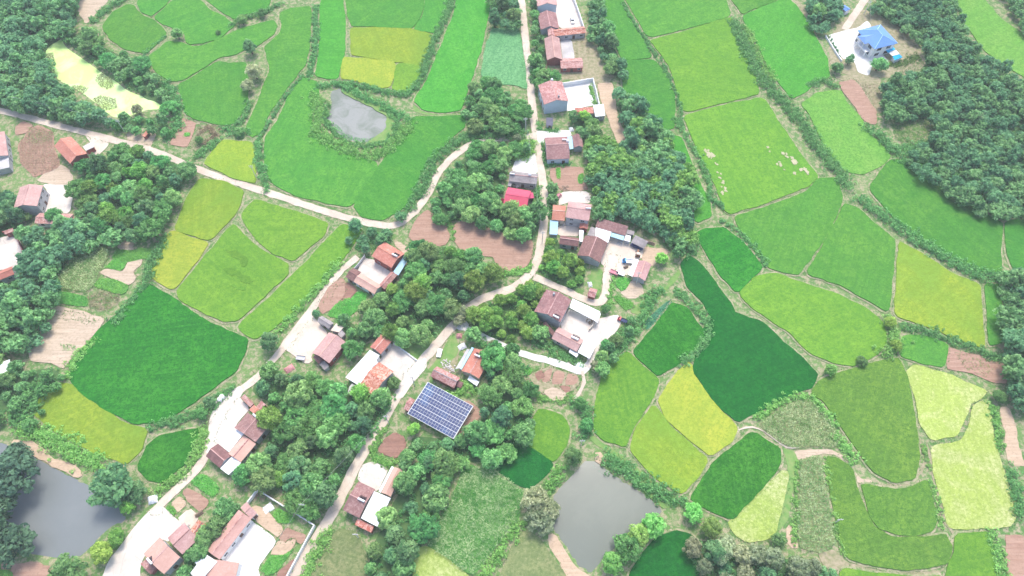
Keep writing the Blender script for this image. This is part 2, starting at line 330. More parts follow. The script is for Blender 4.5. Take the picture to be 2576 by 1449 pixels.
xs = np.unique(np.r_[-np.geomspace(300, 6000, 14), np.arange(-300, 301, 2.5), np.geomspace(300, 6000, 14)])
ys = np.unique(np.r_[-np.geomspace(30, 6000, 16), np.arange(-30, 361, 2.5), np.geomspace(360, 9000, 14)])
GX, GY = np.meshgrid(xs, ys); GZ = -.10 - .05 * np.sin(GX * .11) * np.cos(GY * .09)
for k, P in PP.items():
    bb = (GX > P[:, 0].min() - 6) & (GX < P[:, 0].max() + 6) & (GY > P[:, 1].min() - 6) & (GY < P[:, 1].max() + 6)
    d = sdist(P, GX[bb], GY[bb]); GZ[bb] = np.minimum(GZ[bb], np.clip(-.3 + d * .35, -1.5, 0) - .0)
nx, ny = len(xs), len(ys); idx = np.arange(nx * ny).reshape(ny, nx)
gq = np.stack([idx[:-1, :-1], idx[:-1, 1:], idx[1:, 1:], idx[1:, :-1]], -1).reshape(-1, 4)
gm = bpy.data.meshes.new('ground'); gm.vertices.add(nx * ny); gm.vertices.foreach_set('co', np.stack([GX, GY, GZ], -1).astype(np.float32).ravel())
gm.loops.add(gq.size); gm.loops.foreach_set('vertex_index', gq.astype(np.int32).ravel()); gm.polygons.add(len(gq)); gm.polygons.foreach_set('loop_start', np.arange(0, gq.size, 4, dtype=np.int32)); gm.update(calc_edges=True)
gm.polygons.foreach_set('use_smooth', np.ones(len(gq), bool))
m, nt, b = new_mat('ground_mix'); Pn = pos(nt)
n1 = noise(nt, Pn, .06, 4, .6); n2 = noise(nt, Pn, .5, 5, .7); n3 = noise(nt, Pn, 2.5, 3, .7)
col = mix(nt, ramp(nt, n1, .35, .65), (.1, .22, .06), (.17, .28, .09)); col = mix(nt, ramp(nt, n2, .46, .58), col, (.38, .34, .22)); col = mix(nt, nd_mul(nt, ramp(nt, n3, .45, .7), .6), col, (.09, .15, .05))
nt.links.new(col, b.inputs['Base Color']); b.inputs['Roughness'].default_value = .95; b.inputs['Specular IOR Level'].default_value = .1; bump(nt, b, n3, .6, .2)
struct(link('ground', gm, None, m), 'grass and dry earth between the fields')
for k, (mat, lab) in {'algae': ('water_algae', 'pond covered in bright yellow green algae'), 'scum': ('water_grey', 'scummy grey pond ringed by shrubs between paddies'),
                      'jade': ('water_jade', 'smooth grey green pond beside the pale willow'), 'blue': ('water_blue', 'blue grey pond reflecting the sky beside the long hedge'),
                      'lotus': ('water_lotus', 'narrow lotus pool beside the deep green paddy')}.items():
    P = PP[k]; c = P.mean(0); Q = c + (P - c) * 1.03
    struct(slab('pond_water', Q, -.9, -.3, M[mat]), lab); AVOID.append(P)

# ---------------------------------------------------------------- roads and paved yards (structure)
def sheet(name, t, pts, mat, z, label=None, amp=.12, avoid=True, ch=1):
    P = T(t, pts, z)[:, :2]
    if avoid: AVOID.append(P)
    P = rough(resample(chaikin(P, ch, .12), 1.6), amp) if amp else P
    return struct(slab(name, P, -.2, z, M[mat]), label)
W = lambda s: [tuple(map(float, q.split(','))) for q in s.split()]
SH = [  # name, tile, outline, material, label
 ('dirt_ground', 'Z', '1345,240 1400,95 1490,60 1500,110 1520,180 1545,190 1530,215 1480,205 1420,200 1360,215', 'floor_scrub', 'dry scrub yard between the two top houses'),
 ('dirt_ground', 'Z', '2085,95 2130,40 2230,0 2280,60 2330,150 2340,160 2260,200 2210,195 2130,190 2085,160', 'floor_scrub', 'scrub around the blue roofed villa'),
 ('dirt_ground', 'C', '800,0 870,0 960,120 1010,260 1100,420 1120,500 1085,470 1000,300 940,170 860,60', 'floor_scrub', 'tan bank along the deep green paddy'),
 ('dirt_ground', 'C', '1130,580 1300,560 1500,590 1480,660 1520,760 1480,860 1400,770 1340,650', 'floor_scrub', 'scrub slope beside the brown plot'),
 ('dirt_ground', 'A', '960,990 1120,960 1180,1010 1130,1130 1030,1090 960,1060', 'tan', 'dirt clearing beside the little orange shed'),
 ('dirt_ground', 'A', '580,0 820,0 760,60 690,150 640,180 590,100', 'tan', 'brown tilled corner above the algae pond'),
 ('dirt_ground', 'p', '600,560 760,560 800,600 870,700 860,800 700,810 600,790 430,740 520,650', 'tan', 'dry bank below the dry corn patch'),
 ('dirt_ground', 'p', '240,1380 330,1340 470,1320 480,1400 380,1449 250,1440', 'soil', 'small brown plot below the left farmyard'),
 ('dirt_ground', 'G', '100,420 180,420 300,480 430,560 600,640 620,690 560,710 400,620 250,540 90,455', 'sand', 'sandy bank along the blue grey pond'),
 ('dirt_ground', 'G', '0,1330 140,1340 300,1330 400,1380 370,1480 0,1480', 'soil', 'soil plots below the blue grey pond'),
 ('dirt_ground', 'E', '640,1310 860,1060 900,1180 880,1290 830,1350 760,1400', 'floor_scrub', 'patchy lawn beside the rusty house'),
 ('dirt_ground', 'k', '900,880 1010,870 1060,960 1130,1010 1090,1130 950,1230 920,1340 780,1380 1000,960', 'soil', 'bare soil beside the solar array'),
 ('dirt_ground', 'E', '2280,400 2430,430 2480,470 2400,520 2330,570 2250,480', 'sand', 'sandy plot beside the machinery yard'),
 ('dirt_ground', 'E', '2150,700 2200,660 2270,690 2290,760 2230,810 2150,800 2110,760', 'tan', 'pale garden plot below the machinery yard'),
 ('dirt_ground', 'H', '1540,1160 1600,1130 1680,1240 1740,1330 1830,1420 1900,1480 1720,1480 1640,1360 1560,1250', 'sand', 'sandy bank of the grey green pond'),
 ('dirt_ground', 'H', '1920,510 1960,500 2000,590 1990,620 1930,590', 'sand', 'trampled corner above the grey green pond'),
 ('dirt_ground', 'I', '870,490 1000,480 1120,490 1250,560 1330,700 1460,750 1330,760 1270,640 1180,555 1060,530 870,580 840,530', 'tan', 'tan track curving past the round corn plot'),
 ('dirt_ground', 'I', '1660,0 1720,60 1760,250 1800,400 1830,520 1820,660 1700,770 1560,780 1440,750 1560,755 1680,740 1780,670 1790,560 1740,300 1690,100', 'floor_scrub', 'tan bank around the olive paddy'),
 ('dirt_ground', 'I', '1840,420 1890,560 1930,800 1990,1050 2060,1090 2060,1200 2030,1120 1960,1060 1900,850 1860,640', 'floor_scrub', 'pale footpath beside the straw field'),
 ('dirt_ground', 'I', '1000,1270 1150,1240 1240,1350 1450,1400 1680,1430 1900,1410 2050,1340 2050,1380 1900,1440 1650,1449 1300,1420 1100,1400', 'floor_scrub', 'tan path below the horseshoe paddy'),
 ('dirt_ground', 'I', '2390,170 2450,160 2520,350 2560,560 2580,620 2460,600 2430,400', 'sand', 'pale cleared strip on the right edge'),
 ('dirt_ground', 'I', '2420,1140 2600,1130 2600,1480 2460,1480', 'soil', 'dark fallow corner by the right edge'),
 ('dirt_ground', 'I', '770,1080 830,1050 860,1240 800,1230', 'sand', 'pale bare patch beside the brown corn strip'),
 ('lawn', 'E', '350,1090 480,1080 680,1130 660,1210 590,1275 480,1210 400,1150', 'floor_grass', 'small green lawn beside the mottled roof house'),
 ('lawn', 'E', '640,1350 740,1230 830,1060 890,1130 880,1230 800,1310 720,1350', 'floor_grass', 'lawn between the road and the orange roofed house'),
 ('lawn', 'E', '1880,580 1980,570 1960,740 1930,800 1860,720', 'floor_grass', 'grass verge beside the little tiled shed'),
 ('lawn', 'E', '2560,480 2600,480 2480,700 2350,760 2180,900 2250,940 2420,790 2560,640', 'floor_grass', 'grass track behind the machinery yard'),
 ('lawn', 'Z', '1460,1060 1490,1110 1540,1150 1600,1210 1660,1280 1715,1275 1690,1240 1620,1190 1560,1140 1510,1110 1495,1060', 'floor_grass', 'grass bank along the grey green pond'),
 ('lawn', 'B', '0,660 150,700 330,800 420,900 380,1040 250,1110 180,1080 330,980 340,880 200,790 0,700', 'floor_grass', 'mown bank of the scummy pond'),
 ('lawn', 'B', '540,780 620,835 760,860 900,850 950,840 940,870 800,890 650,870 560,850', 'floor_grass', 'grassy ramp between two paddies'),
 ('lawn', 'I', '760,480 860,520 870,700 790,1000 720,1180 680,1160 770,800 800,640', 'floor_grass', 'mown grass lane beside the straw wedge'),
 ('concrete_yard', 'a', '850,-300 1130,-300 1480,660 880,690 800,340', 'concrete', 'pale yard with the parked car'),
 ('concrete_yard', 'a', '900,960 1190,950 1260,1449 1300,1520 980,1500', 'concrete_grey', 'cracked grey yard of the pink roofed house'),
 ('concrete_yard', 'b', '960,560 1690,460 1850,1060 1700,1090 1500,1130 1080,1240 1000,1100', 'concrete_white', 'white yard inside the walled house'),
 ('concrete_yard', 'C', '1090,270 1200,235 1330,205 1400,150 1500,400 1570,480 1430,480 1410,575 1320,545 1290,455 1200,440', 'concrete_white', 'white terrace of the blue roofed villa'),
 ('concrete_yard', 'c', '1110,250 1300,275 1900,235 1960,400 1290,430 1290,560 1150,560', 'concrete_white', 'white forecourt at the road junction'),
 ('concrete_yard', 'c', '620,930 900,905 1080,770 1140,1330 1000,1380 480,1240', 'concrete_white', 'white forecourt above the dark roofed house'),
 ('concrete_yard', 'd', '1640,860 1650,640 1730,500 2360,490 2430,790 1860,760', 'concrete', 'sandy yard above the two storey pink house'),
 ('concrete_yard', 'e', '330,400 790,400 810,660 300,630', 'concrete_tan', 'courtyard between blue roof and pink house'),
 ('concrete_yard', 'f', '1060,190 1400,290 1650,440 1960,560 1890,800 1700,820 1560,1230 1080,1190 1020,1449 840,1449 900,1000 780,900 930,560', 'concrete_tan', 'wide machinery yard with the blue truck'),
 ('concrete_yard', 'g', '720,420 1180,600 1560,520 1650,600 1580,760 1470,880 1330,990 1220,1160 1140,1290 1090,1440 1000,1420 1080,1260 1000,940 610,760', 'concrete', 'courtyard and apron beside the white canopy'),
 ('concrete_yard', 'h', '560,500 760,540 1160,800 960,1120 480,860 400,780', 'concrete', 'courtyard of the orange farmhouse'),
 ('dirt_ground', 'h', '1200,150 1300,130 1420,180 1680,390 1640,440 1520,520 1400,420', 'tan', 'tan lane behind the orange farmhouse'),
 ('concrete_yard', 'i', '640,10 700,100 830,250 1080,490 700,960 740,1060 620,1150 400,1010 200,850 80,740 300,450 500,200', 'concrete_tan', 'wide threshing yard beside the pink barn'),
 ('concrete_yard', 'j', '830,640 1070,290 1140,330 1640,680 1750,560 1780,800 1500,1100 1300,1400 1100,1449 1180,1250 1240,1050 1110,960 1090,880 800,690', 'concrete', 'white yard opening on the road'),
 ('concrete_yard', 'l', '640,10 690,120 640,200 810,370 570,620 620,700 480,1030 310,890 130,1090 150,760 210,430 380,190', 'concrete', 'yard above the row of tiled roofs'),
 ('concrete_yard', 'm', '520,390 700,560 840,670 640,940 480,870 230,1180 190,1320 190,1520 -420,1520 -300,1240 0,820 300,480', 'concrete', 'large pale yard beside the pond lane'),
 ('concrete_yard', 'm', '730,600 940,420 1090,550 930,760 850,690', 'concrete_tan', 'small terrace with pots'),
 ('concrete_yard', 'n', '1010,560 1100,610 1460,870 1140,1310 1180,1560 600,1560 530,1190', 'concrete_white', 'white drying floor inside the walled garden'),
 ('concrete_yard', 'o', '430,240 580,170 870,290 700,680 630,630 340,480', 'concrete', 'concrete apron beside the white canopy house'),
 ('concrete_yard', 'p', '490,790 870,800 830,1140 480,1110 560,860', 'concrete', 'yard of the two storey left house'),
 ('concrete_yard', 'p', '990,200 1270,230 1280,330 1180,430 1080,510 1020,420 1110,345', 'concrete_tan', 'roadside yard by the brick store'),
 ('concrete_yard', 'D', '-150,380 60,330 140,350 205,520 150,560 80,580 -150,600', 'concrete', 'walled yard on the left edge'),
 ('concrete_yard', 'E', '870,1000 940,970 970,1010 930,1045 870,1035', 'concrete_white', 'white culvert slab by the road'),
]
for n_, (name, t, s, mat, lab) in enumerate(SH):
    base = {'dirt_ground': .01, 'lawn': .02, 'concrete_yard': .05}[name]
    sheet(name, t, W(s), mat, base + .0012 * n_, lab, .1 if name == 'concrete_yard' else .3, name == 'concrete_yard')
RD = [
 ('Z', '1308,-60 1312,0 1322,100 1332,200 1342,290 1349,345 1358,410 1368,470 1371,516 1367,570 1359,630 1344,678 1302,720 1258,736 1208,753 1180,772 1148,810 1112,850 1078,890 1045,930 1020,970 1002,993 972,1043 932,1109 898,1166 858,1249 840,1285 806,1340 767,1400 735,1460 700,1520', 3.5, 'main village road of pale concrete'),
 ('Z', '-60,264 0,278 50,290 133,313 217,334 260,345 300,357 360,372 420,392 455,408 487,422 565,450 650,477 710,496 780,520 860,545 930,562 985,570 1010,562 1035,540 1055,520 1078,485 1098,440 1125,407 1160,378 1180,366 1225,351 1292,347 1348,341', 3.3, 'side road past the red brick store'),
 ('E', '1450,640 1500,655 1560,690 1700,745 1800,797 1900,835 1960,840 1995,780 2000,700 2030,570 2060,480', 3.0, 'lane to the machinery yard'),
 ('E', '940,1030 1060,1090 1170,1140 1280,1190 1400,1232 1560,1272 1700,1315 1810,1360 1850,1330 1890,1260 1940,1200', 2.6, 'white concrete path below the bamboo'),
 ('E', '1815,1350 1830,1400 1830,1449 1800,1510 1740,1590', 1.3, 'footpath running down to the small paddies'),
 ('D', '2700,490 2640,540 2576,590 2470,720 2360,880 2260,1000 2180,1110 2110,1210 2000,1340 1920,1420 1830,1480 1740,1560 1660,1680 1590,1830 1560,1980 1480,2110 1400,2180 1290,2280 1150,2420', 2.8, 'lane running down past the tiled rows'),
 ('q', '820,-60 700,120 560,330 420,540', 3.6, 'drive of the blue roofed villa'),
 ('Z', '1838,1095 1870,1075 1910,1075 1960,1115 1985,1128 2010,1125', .5, 'bund path by the corn plot'),
]
for k, (t, s, w, lab) in enumerate(RD):
    o = ribbon('road', T(t, W(s)), w, .075 + k * .004, M['road'] if k not in (3,) else M['concrete_white']); o['label'] = lab

# ---------------------------------------------------------------- fields (each crop is a thing of its own)
BZ = [0.0]
def field(t, s, mat, label, h=.45, name='rice_paddy', cat='field', amp=.16, gr=.45):
    P = grow(resample(chaikin(ccw(T(t, W(s), h)[:, :2]), 1, .08), 1.4), gr); P = rough(P, amp)
    FIELDS.append(P); o = slab(name, P, -.2, h + random.uniform(-.04, .04), M[mat])
    if name == 'rice_paddy': BZ[0] += .0009; slab('earth_bank', rough(grow(P, .7), .12), -.25, .06 + BZ[0], M['bund'], o)
    return tag(o, label, cat, 'crop fields around the village')
FD = [
 ('A', '770,200 850,90 960,35 1010,45 1060,110 1160,150 1255,245 1240,280 1100,400 950,370 830,290', 'f_mid', 'fan shaped green paddy between the wood and the round bush'),
 ('A', '1040,30 1060,-60 1330,-60 1200,75 1135,120 1070,85', 'f_mid', 'small triangular paddy above the fan shaped one'),
 ('A', '1305,0 1340,-60 1440,-60 1500,0 1590,80 1700,130 1765,190 1700,250 1640,290 1540,320 1440,330 1405,310 1400,255 1290,205 1240,185 1165,130 1230,75', 'f_mid', 'green paddy just above the round bush'),
 ('A', '1500,-60 2050,-60 2030,30 2010,70 1940,90 1860,100 1760,140 1650,70 1560,0', 'f_mid', 'green paddy above the row of small trees'),
 ('A', '1110,440 1270,310 1370,320 1450,352 1520,347 1650,300 1800,220 2060,150 2085,200 2060,250 1960,330 1850,370 1770,410 1660,425 1560,490 1450,560 1380,600 1300,610 1200,560 1150,500', 'f_mid', 'long curved paddy ending at the leafy double tree'),
 ('A', '1350,640 1480,570 1640,462 1720,477 1850,470 1870,620 1860,760 1830,850 1760,930 1690,940 1500,905 1400,860 1380,740', 'f_mid', 'squarish paddy left of the pale double tree'),
 ('A', '2120,90 2200,60 2340,45 2345,150 2330,330 2310,470 2240,560 2150,680 2040,830 1960,1000 1900,1030 1850,980 1920,830 1980,680 2040,520 2010,400 2000,350 2120,250 2130,180 2110,130', 'f_mid', 'tall tapering paddy between two hedged banks'),
 ('A', '2420,20 2440,-60 2570,-60 2600,120 2600,380 2545,590 2385,580 2410,380 2415,180', 'f_vivid', 'narrow bright paddy beside the yellow fields'),
 ('Z', '868,-20 1070,-20 1058,40 1035,70 960,66 885,64 875,35', 'f_mid', 'green paddy directly above the upper yellow field'),
 ('Z', '1075,-20 1130,-20 1118,40 1096,82 1062,78 1042,72 1064,40', 'f_mid', 'small sliver paddy beside the hedged ditch'),
 ('B', '70,208 300,207 520,217 690,262 670,380 605,490 400,460 200,430 75,408', 'f_yel', 'upper yellow green field with thin ditch below'),
 ('B', '5,432 200,442 412,470 372,655 300,660 130,610 0,580', 'f_gold', 'lower yellow field above the scummy pond'),
 ('B', '425,474 608,502 600,600 470,705 388,665', 'f_lime', 'green end of the lower yellow field'),
 ('B', '880,-60 1135,-60 1125,0 1100,140 1050,380 980,590 930,740 900,830 760,845 610,820 550,760 640,620 740,380 850,100', 'f_vivid', 'brightest green long paddy beside the bean field'),
 ('Z', '668,345 700,300 735,225 760,195 798,205 800,240 782,290 785,330 830,362 880,387 950,410 940,450 880,520 800,505 740,490 680,455 665,400', 'f_mid', 'large paddy wrapping round the scummy pond'),
 ('Z', '890,515 940,440 1000,350 1040,294 1100,293 1172,289 1165,320 1110,370 1060,430 1035,500 1010,525 960,552 910,545', 'f_mid', 'tapering green paddy beside the curved road'),
 ('Z', '512,410 560,352 632,357 640,380 643,460 600,450 540,425', 'f_yel', 'small yellow field above the side road'),
 ('Z', '440,575 470,500 500,450 560,455 612,480 608,500 590,540 528,605 480,590', 'f_yel', 'yellow field below the side road beside the wood'),
 ('Z', '380,695 412,600 432,580 480,597 522,610 500,650 436,728 405,715', 'f_gold', 'narrow golden field beside the vegetable plots'),
 ('Z', '605,540 640,502 690,517 760,537 825,562 818,585 740,655 690,638 640,598', 'f_lime', 'shield shaped lime paddy below the side road'),
 ('Z', '445,732 585,562 610,590 660,632 726,664 722,690 595,808 560,805 500,780 455,755', 'f_lime', 'lime paddy with dark streaks across its middle'),
 ('Z', '597,822 740,690 860,562 912,577 870,640 800,720 720,800 640,855', 'f_lime', 'long diagonal lime paddy beside the orange farmhouse lane'),
 ('Z', '368,712 430,747 500,797 560,827 620,852 618,880 590,935 520,985 460,1030 400,1060 345,1065 270,1030 200,985 178,950 185,905 250,830 320,770', 'f_deep', 'largest deep green paddy with even rows'),
 ('Z', '145,965 180,967 250,1022 310,1062 368,1082 355,1130 320,1165 240,1140 150,1090 88,1045 100,1000', 'f_yel', 'yellow green paddy above the long hedge by the pond'),
 ('Z', '370,1120 400,1097 497,1078 492,1110 470,1160 410,1212 370,1205 348,1180', 'f_deep', 'small oval deep green paddy beside the pond lane'),
 ('Z', '1500,-20 1555,-20 1600,60 1640,145 1565,148 1535,80', 'f_mid', 'triangular paddy beside the top village trees'),
 ('Z', '1565,-20 1820,-20 1838,38 1780,57 1632,94 1600,40', 'f_mid', 'wide green paddy above the large lime one'),
 ('Z', '1830,-20 1980,-20 1945,4 1904,17 1868,35', 'f_mid', 'small paddy wedge above the hedged ridge'),
 ('C', '455,120 600,50 740,0 760,-60 790,-60 810,0 870,60 960,190 1010,300 1090,440 1110,580 1000,615 940,680 820,740 790,690 680,570 570,340 490,200', 'f_vivid', 'rich green paddy beside the blue roofed villa'),
 ('Z', '1635,101 1717,80 1838,43 1850,70 1865,110 1895,175 1912,235 1870,246 1800,262 1720,281 1705,230 1690,175 1660,130', 'f_lime', 'large four sided lime paddy above the muddy one'),
 ('Z', '1562,151 1645,151 1680,190 1697,245 1695,322 1655,328 1600,290 1570,230', 'f_mid', 'paddy tucked against the trees right of the sandy strip'),
 ('Z', '1720,291 1800,269 1912,246 1925,251 1955,300 2000,370 2050,435 2056,445 2030,468 1940,503 1840,536 1825,530 1795,450 1760,390 1740,340', 'f_lime', 'lime paddy with muddy bare patches'),
 ('C', '900,790 1010,700 1190,680 1240,780 1330,870 1400,990 1570,1180 1480,1260 1350,1310 1230,1290 1120,1190 1060,1090 1020,980 960,860', 'f_grass', 'rough bright grass field beside the brown plot'),
 ('Z', '2185,470 2240,402 2280,402 2330,450 2420,505 2510,555 2520,560 2517,600 2520,688 2450,676 2400,650 2330,610 2250,550', 'f_mid', 'big paddy along the lower edge of the large wood'),
 ('Z', '2530,555 2640,550 2640,720 2560,685 2535,640', 'f_mid', 'paddy cut by the right edge below the wood'),
 ('Z', '1845,546 1940,517 2030,482 2060,448 2105,447 2120,500 2080,590 2010,688 1940,678 1900,630', 'f_mid', 'fan shaped paddy below the muddy lime one'),
 ('Z', '2030,688 2075,610 2127,512 2155,522 2200,560 2250,602 2245,700 2235,783 2180,753 2110,713', 'f_mid', 'paddy left of the bright yellow lime one'),
 ('Z', '2262,608 2320,640 2400,690 2465,714 2470,800 2475,876 2400,848 2330,818 2252,793 2258,700', 'f_yel', 'bright yellow lime paddy with upright stripes'),
 ('Z', '2480,714 2515,717 2523,858 2490,868', 'f_mid', 'narrow green strip beside the yellow lime paddy'),
 ('Z', '1750,587 1775,574 1820,572 1870,610 1918,672 1890,700 1855,735 1820,700 1780,640', 'f_deep', 'small deep green paddy with rounded top'),
 ('Z', '1712,662 1738,643 1770,672 1830,752 1850,787 1920,812 1960,852 2020,902 2057,942 2040,973 1995,988 1930,1023 1880,1048 1855,1058 1800,1010 1745,930 1760,850 1790,800 1770,760 1730,720', 'f_dark', 'darkest wing shaped paddy beside the hedged bank'),
 ('Z', '1860,738 1900,697 1950,687 2020,712 2110,742 2180,777 2222,812 2230,850 2215,885 2150,918 2100,913 2040,888 1980,828 1900,778', 'f_lime', 'kidney shaped paddy above the darkest one'),
 ('Z', '1592,885 1640,830 1690,762 1725,772 1768,830 1763,860 1700,918 1655,943 1620,913', 'f_deep', 'deep green paddy beside the lotus pool'),
 ('Z', '1500,1000 1520,930 1575,882 1615,922 1657,955 1640,1000 1590,1080 1570,1123 1520,1105 1495,1085', 'f_lime', 'lime paddy left of the two yellow ones'),
 ('Z', '1655,1008 1700,940 1735,910 1750,950 1790,1010 1855,1075 1840,1110 1790,1145 1740,1108 1680,1056', 'f_gold', 'golden paddy against the darkest one'),
 ('Z', '1585,1130 1600,1080 1645,1017 1680,1067 1740,1121 1780,1157 1760,1195 1715,1240 1640,1195', 'f_yel', 'yellow paddy with a green heart'),
 ('Z', '1735,1255 1800,1160 1895,1086 1960,1130 1965,1165 1905,1240 1840,1305 1785,1280', 'f_deep', 'slanted deep green paddy beside the straw wedge'),
 ('Z', '2040,985 2080,950 2190,915 2262,902 2285,960 2300,1060 2313,1140 2298,1203 2250,1213 2200,1188 2150,1120 2110,1060 2075,1010', 'f_olive', 'olive green paddy with rounded lower end'),
 ('Z', '2282,937 2300,917 2380,940 2470,980 2485,985 2440,1018 2424,1060 2408,1093 2340,1103 2315,1060 2300,990', 'f_pale', 'pale straw field with the wavy lower edge'),
 ('Z', '2345,1127 2430,1107 2450,1024 2488,1007 2495,1080 2520,1180 2545,1240 2556,1300 2540,1322 2460,1327 2390,1328 2370,1250 2350,1180', 'f_pale', 'long pale straw field beside the horseshoe paddies'),
 ('I', '1085,547 1180,562 1270,640 1308,760 1378,960 1445,1085 1580,1155 1750,1166 1900,1137 1985,1132 2022,1230 2008,1338 1900,1378 1680,1397 1450,1367 1260,1317 1200,1200 1150,960 1100,700', 'f_olive', 'outer horseshoe paddy wrapping the inner one'),
 ('I', '1352,757 1450,772 1620,802 1750,772 1850,722 1882,860 1915,1030 1895,1105 1760,1133 1620,1132 1485,1083 1415,985 1385,850', 'f_olive', 'inner paddy held by the horseshoe'),
 ('Z', '2408,1345 2490,1340 2505,1400 2520,1500 2380,1500 2385,1430 2402,1390', 'f_lime', 'lime paddy at the foot of the straw field'),
 ('Z', '2120,1432 2200,1444 2330,1456 2370,1450 2370,1520 2100,1520', 'f_lime', 'paddy strip below the horseshoe path'),
 ('Z', '2270,845 2330,845 2385,867 2375,923 2320,912 2265,893', 'f_mid', 'small square paddy beside the fallow plot'),
 ('I', '350,1040 560,850 740,655 795,662 770,800 700,1100 640,1170 480,1190 400,1140', 'f_pale', 'pale straw wedge beside the mown lane'),
 ('H', '1390,410 1450,270 1490,190 1580,200 1690,260 1720,350 1700,450 1612,588 1500,515 1410,455', 'f_lime', 'small rounded lime paddy below the vegetable plots'),
 ('H', '1150,620 1200,510 1300,420 1378,415 1415,485 1515,545 1598,602 1540,690 1430,790 1350,770 1240,690', 'f_dark', 'dark diamond paddy above the corn field'),
 ('H', '1280,1260 1380,1090 1500,1180 1600,1330 1710,1480 1180,1500 1230,1380', 'f_fallow', 'dull fallow field left of the sandy bank'),
 ('H', '560,1260 640,1230 780,1320 950,1440 1000,1520 530,1520', 'f_pale', 'pale stubble corner below the corn field'),
 ('Z', '800,1420 850,1332 900,1342 925,1420 935,1500 760,1500', 'f_fallow', 'weedy plot beside the road bend'),
 ('Z', '1560,1500 1610,1400 1660,1347 1700,1337 1745,1347 1760,1400 1755,1500', 'f_dark', 'dark paddy behind the pond edge trees'),
 ('B', '1140,220 1330,210 1370,400 1398,670 1320,640 1100,620 1060,560 1080,400', 'f_soy', 'pale green bean field beside the main road'),
 ('Z', '2390,-20 2460,-20 2520,50 2640,130 2640,230 2540,170 2480,130 2430,60', 'f_grass', 'pale grassy field beyond the large wood'),
 ('Z', '1665,335 1715,345 1742,420 1785,510 1788,545 1750,560 1746,480 1702,390', 'f_vivid', 'vivid grass strip beside the bamboo wood'),
]
for t, s, mat, lab in FD:
    nm = {'f_pale': 'straw_field', 'f_grass': 'grass_field', 'f_fallow': 'fallow_field', 'f_soy': 'bean_field'}.get(mat, 'rice_paddy')
    field(t, s, mat, lab, .2 if nm != 'rice_paddy' else .45, nm)
SL = [
 ('E', '500,330 560,200 640,130 720,180 785,210 800,260 820,330 790,400 640,425 560,390', 'soil', 'left half of the ploughed brown field by the road fork'),
 ('E', '845,250 950,190 1100,270 1250,320 1450,370 1440,490 1400,560 1270,600 1170,560 1150,490 1000,470 900,440 850,370', 'soil', 'large ploughed brown field inside the road bend'),
 ('B', '1930,630 2050,620 2070,800 2110,950 2180,1060 2170,1095 2090,1090 2040,960 1960,760', 'sand', 'sandy tilled strip beside the white walled yard'),
 ('C', '1185,620 1290,600 1360,680 1420,780 1465,840 1465,935 1390,935 1330,860 1270,760 1210,690', 'soil', 'brown tilled plot below the blue roofed villa'),
 ('D', '230,950 400,860 600,890 790,960 740,1040 650,1150 560,1230 480,1330 400,1290 230,1280 210,1120', 'tan', 'bare pale field left of the largest paddy'),
 ('A', '1330,910 1390,890 1480,930 1450,1040 1400,1110 1280,1090 1330,980', 'soil', 'small split brown plot beside the dry corn rows'),
 ('Z', '2387,872 2440,887 2535,917 2535,963 2500,963 2440,938 2380,925', 'soil', 'fallow brown plot beside the right hedge'),
 ('H', '270,500 330,400 400,365 480,400 495,450 470,520 400,570 330,540', 'soil_red', 'rounded brown plot beside the main road'),
 ('A', '110,960 180,910 250,940 200,1000 120,1020', 'soil', 'small brown wedge beside the left road'),
 ('E', '1390,1400 1480,1350 1580,1320 1780,1390 1800,1440 1740,1500 1600,1560 1520,1520', 'floor_scrub', 'allotment of small beds below the white path'),
 ('D', '880,410 940,365 1010,360 1000,450 930,450', 'tan', 'little bare bed above the vegetable rows'),
 ('D', '750,610 790,580 930,600 960,530 1080,490 1070,540 1000,600 1030,650 980,700 850,650', 'tan', 'pale bare bed between the vegetable rows'),
 ('D', '2400,850 2480,720 2576,640 2600,660 2600,780 2500,880 2430,920', 'soil', 'garden plot beside the threshing yard lane'),
 ('E', '0,690 60,690 120,740 60,810 0,860 -60,880 -60,760', 'soil_red', 'garden plot below the peach barn'),
 ('c', '0,1030 150,920 330,960 350,1220 130,1230 0,1190', 'soil', 'brown bed among trees by the white forecourt'),
 ('c', '1430,1170 1700,1110 2250,1150 2240,1449 2350,1680 2100,1720 1700,1700 1450,1420', 'soil', 'striped garden beds below the junction house'),
 ('m', '800,180 900,110 1230,310 1170,420 1080,480 960,380', 'soil', 'pale bed beside the dense green plot'),
 ('m', '660,340 780,240 900,350 760,480', 'sand', 'weedy bed beside the pond lane'),
 ('n', '1040,350 1130,320 1320,420 1540,690 1470,830 1190,640 1110,600', 'sand', 'upper bed of the walled garden'),
 ('n', '1470,850 1550,740 1580,680 1930,820 1850,940 1660,810 1570,930', 'soil', 'middle bed of the walled garden'),
 ('n', '1330,1090 1470,870 1570,940 1660,840 1750,890 1610,1110 1470,1110', 'sand', 'lower bed of the walled garden'),
 ('n', '1440,1400 1680,1180 1740,1150 1580,1520 1430,1520', 'soil_red', 'dark bed in the corner of the walled garden'),
 ('E', '1455,1375 1515,1345 1540,1390 1480,1425', 'soil_red', 'reddish corner bed of the allotment'),
 ('E', '1530,1345 1595,1330 1570,1440 1510,1430', 'soil', 'first long bed of the allotment'), ('E', '1610,1345 1690,1365 1660,1449 1590,1445', 'soil', 'second long bed of the allotment'), ('E', '1705,1370 1785,1395 1770,1449 1680,1449', 'soil', 'third long bed of the allotment'),
 ('H', '1520,60 1600,20 1700,70 1680,120 1600,125', 'tan', 'pale lower bed of the allotment'), ('H', '1640,10 1730,20 1720,60 1690,60', 'soil_red', 'dark lower bed of the allotment'),
]
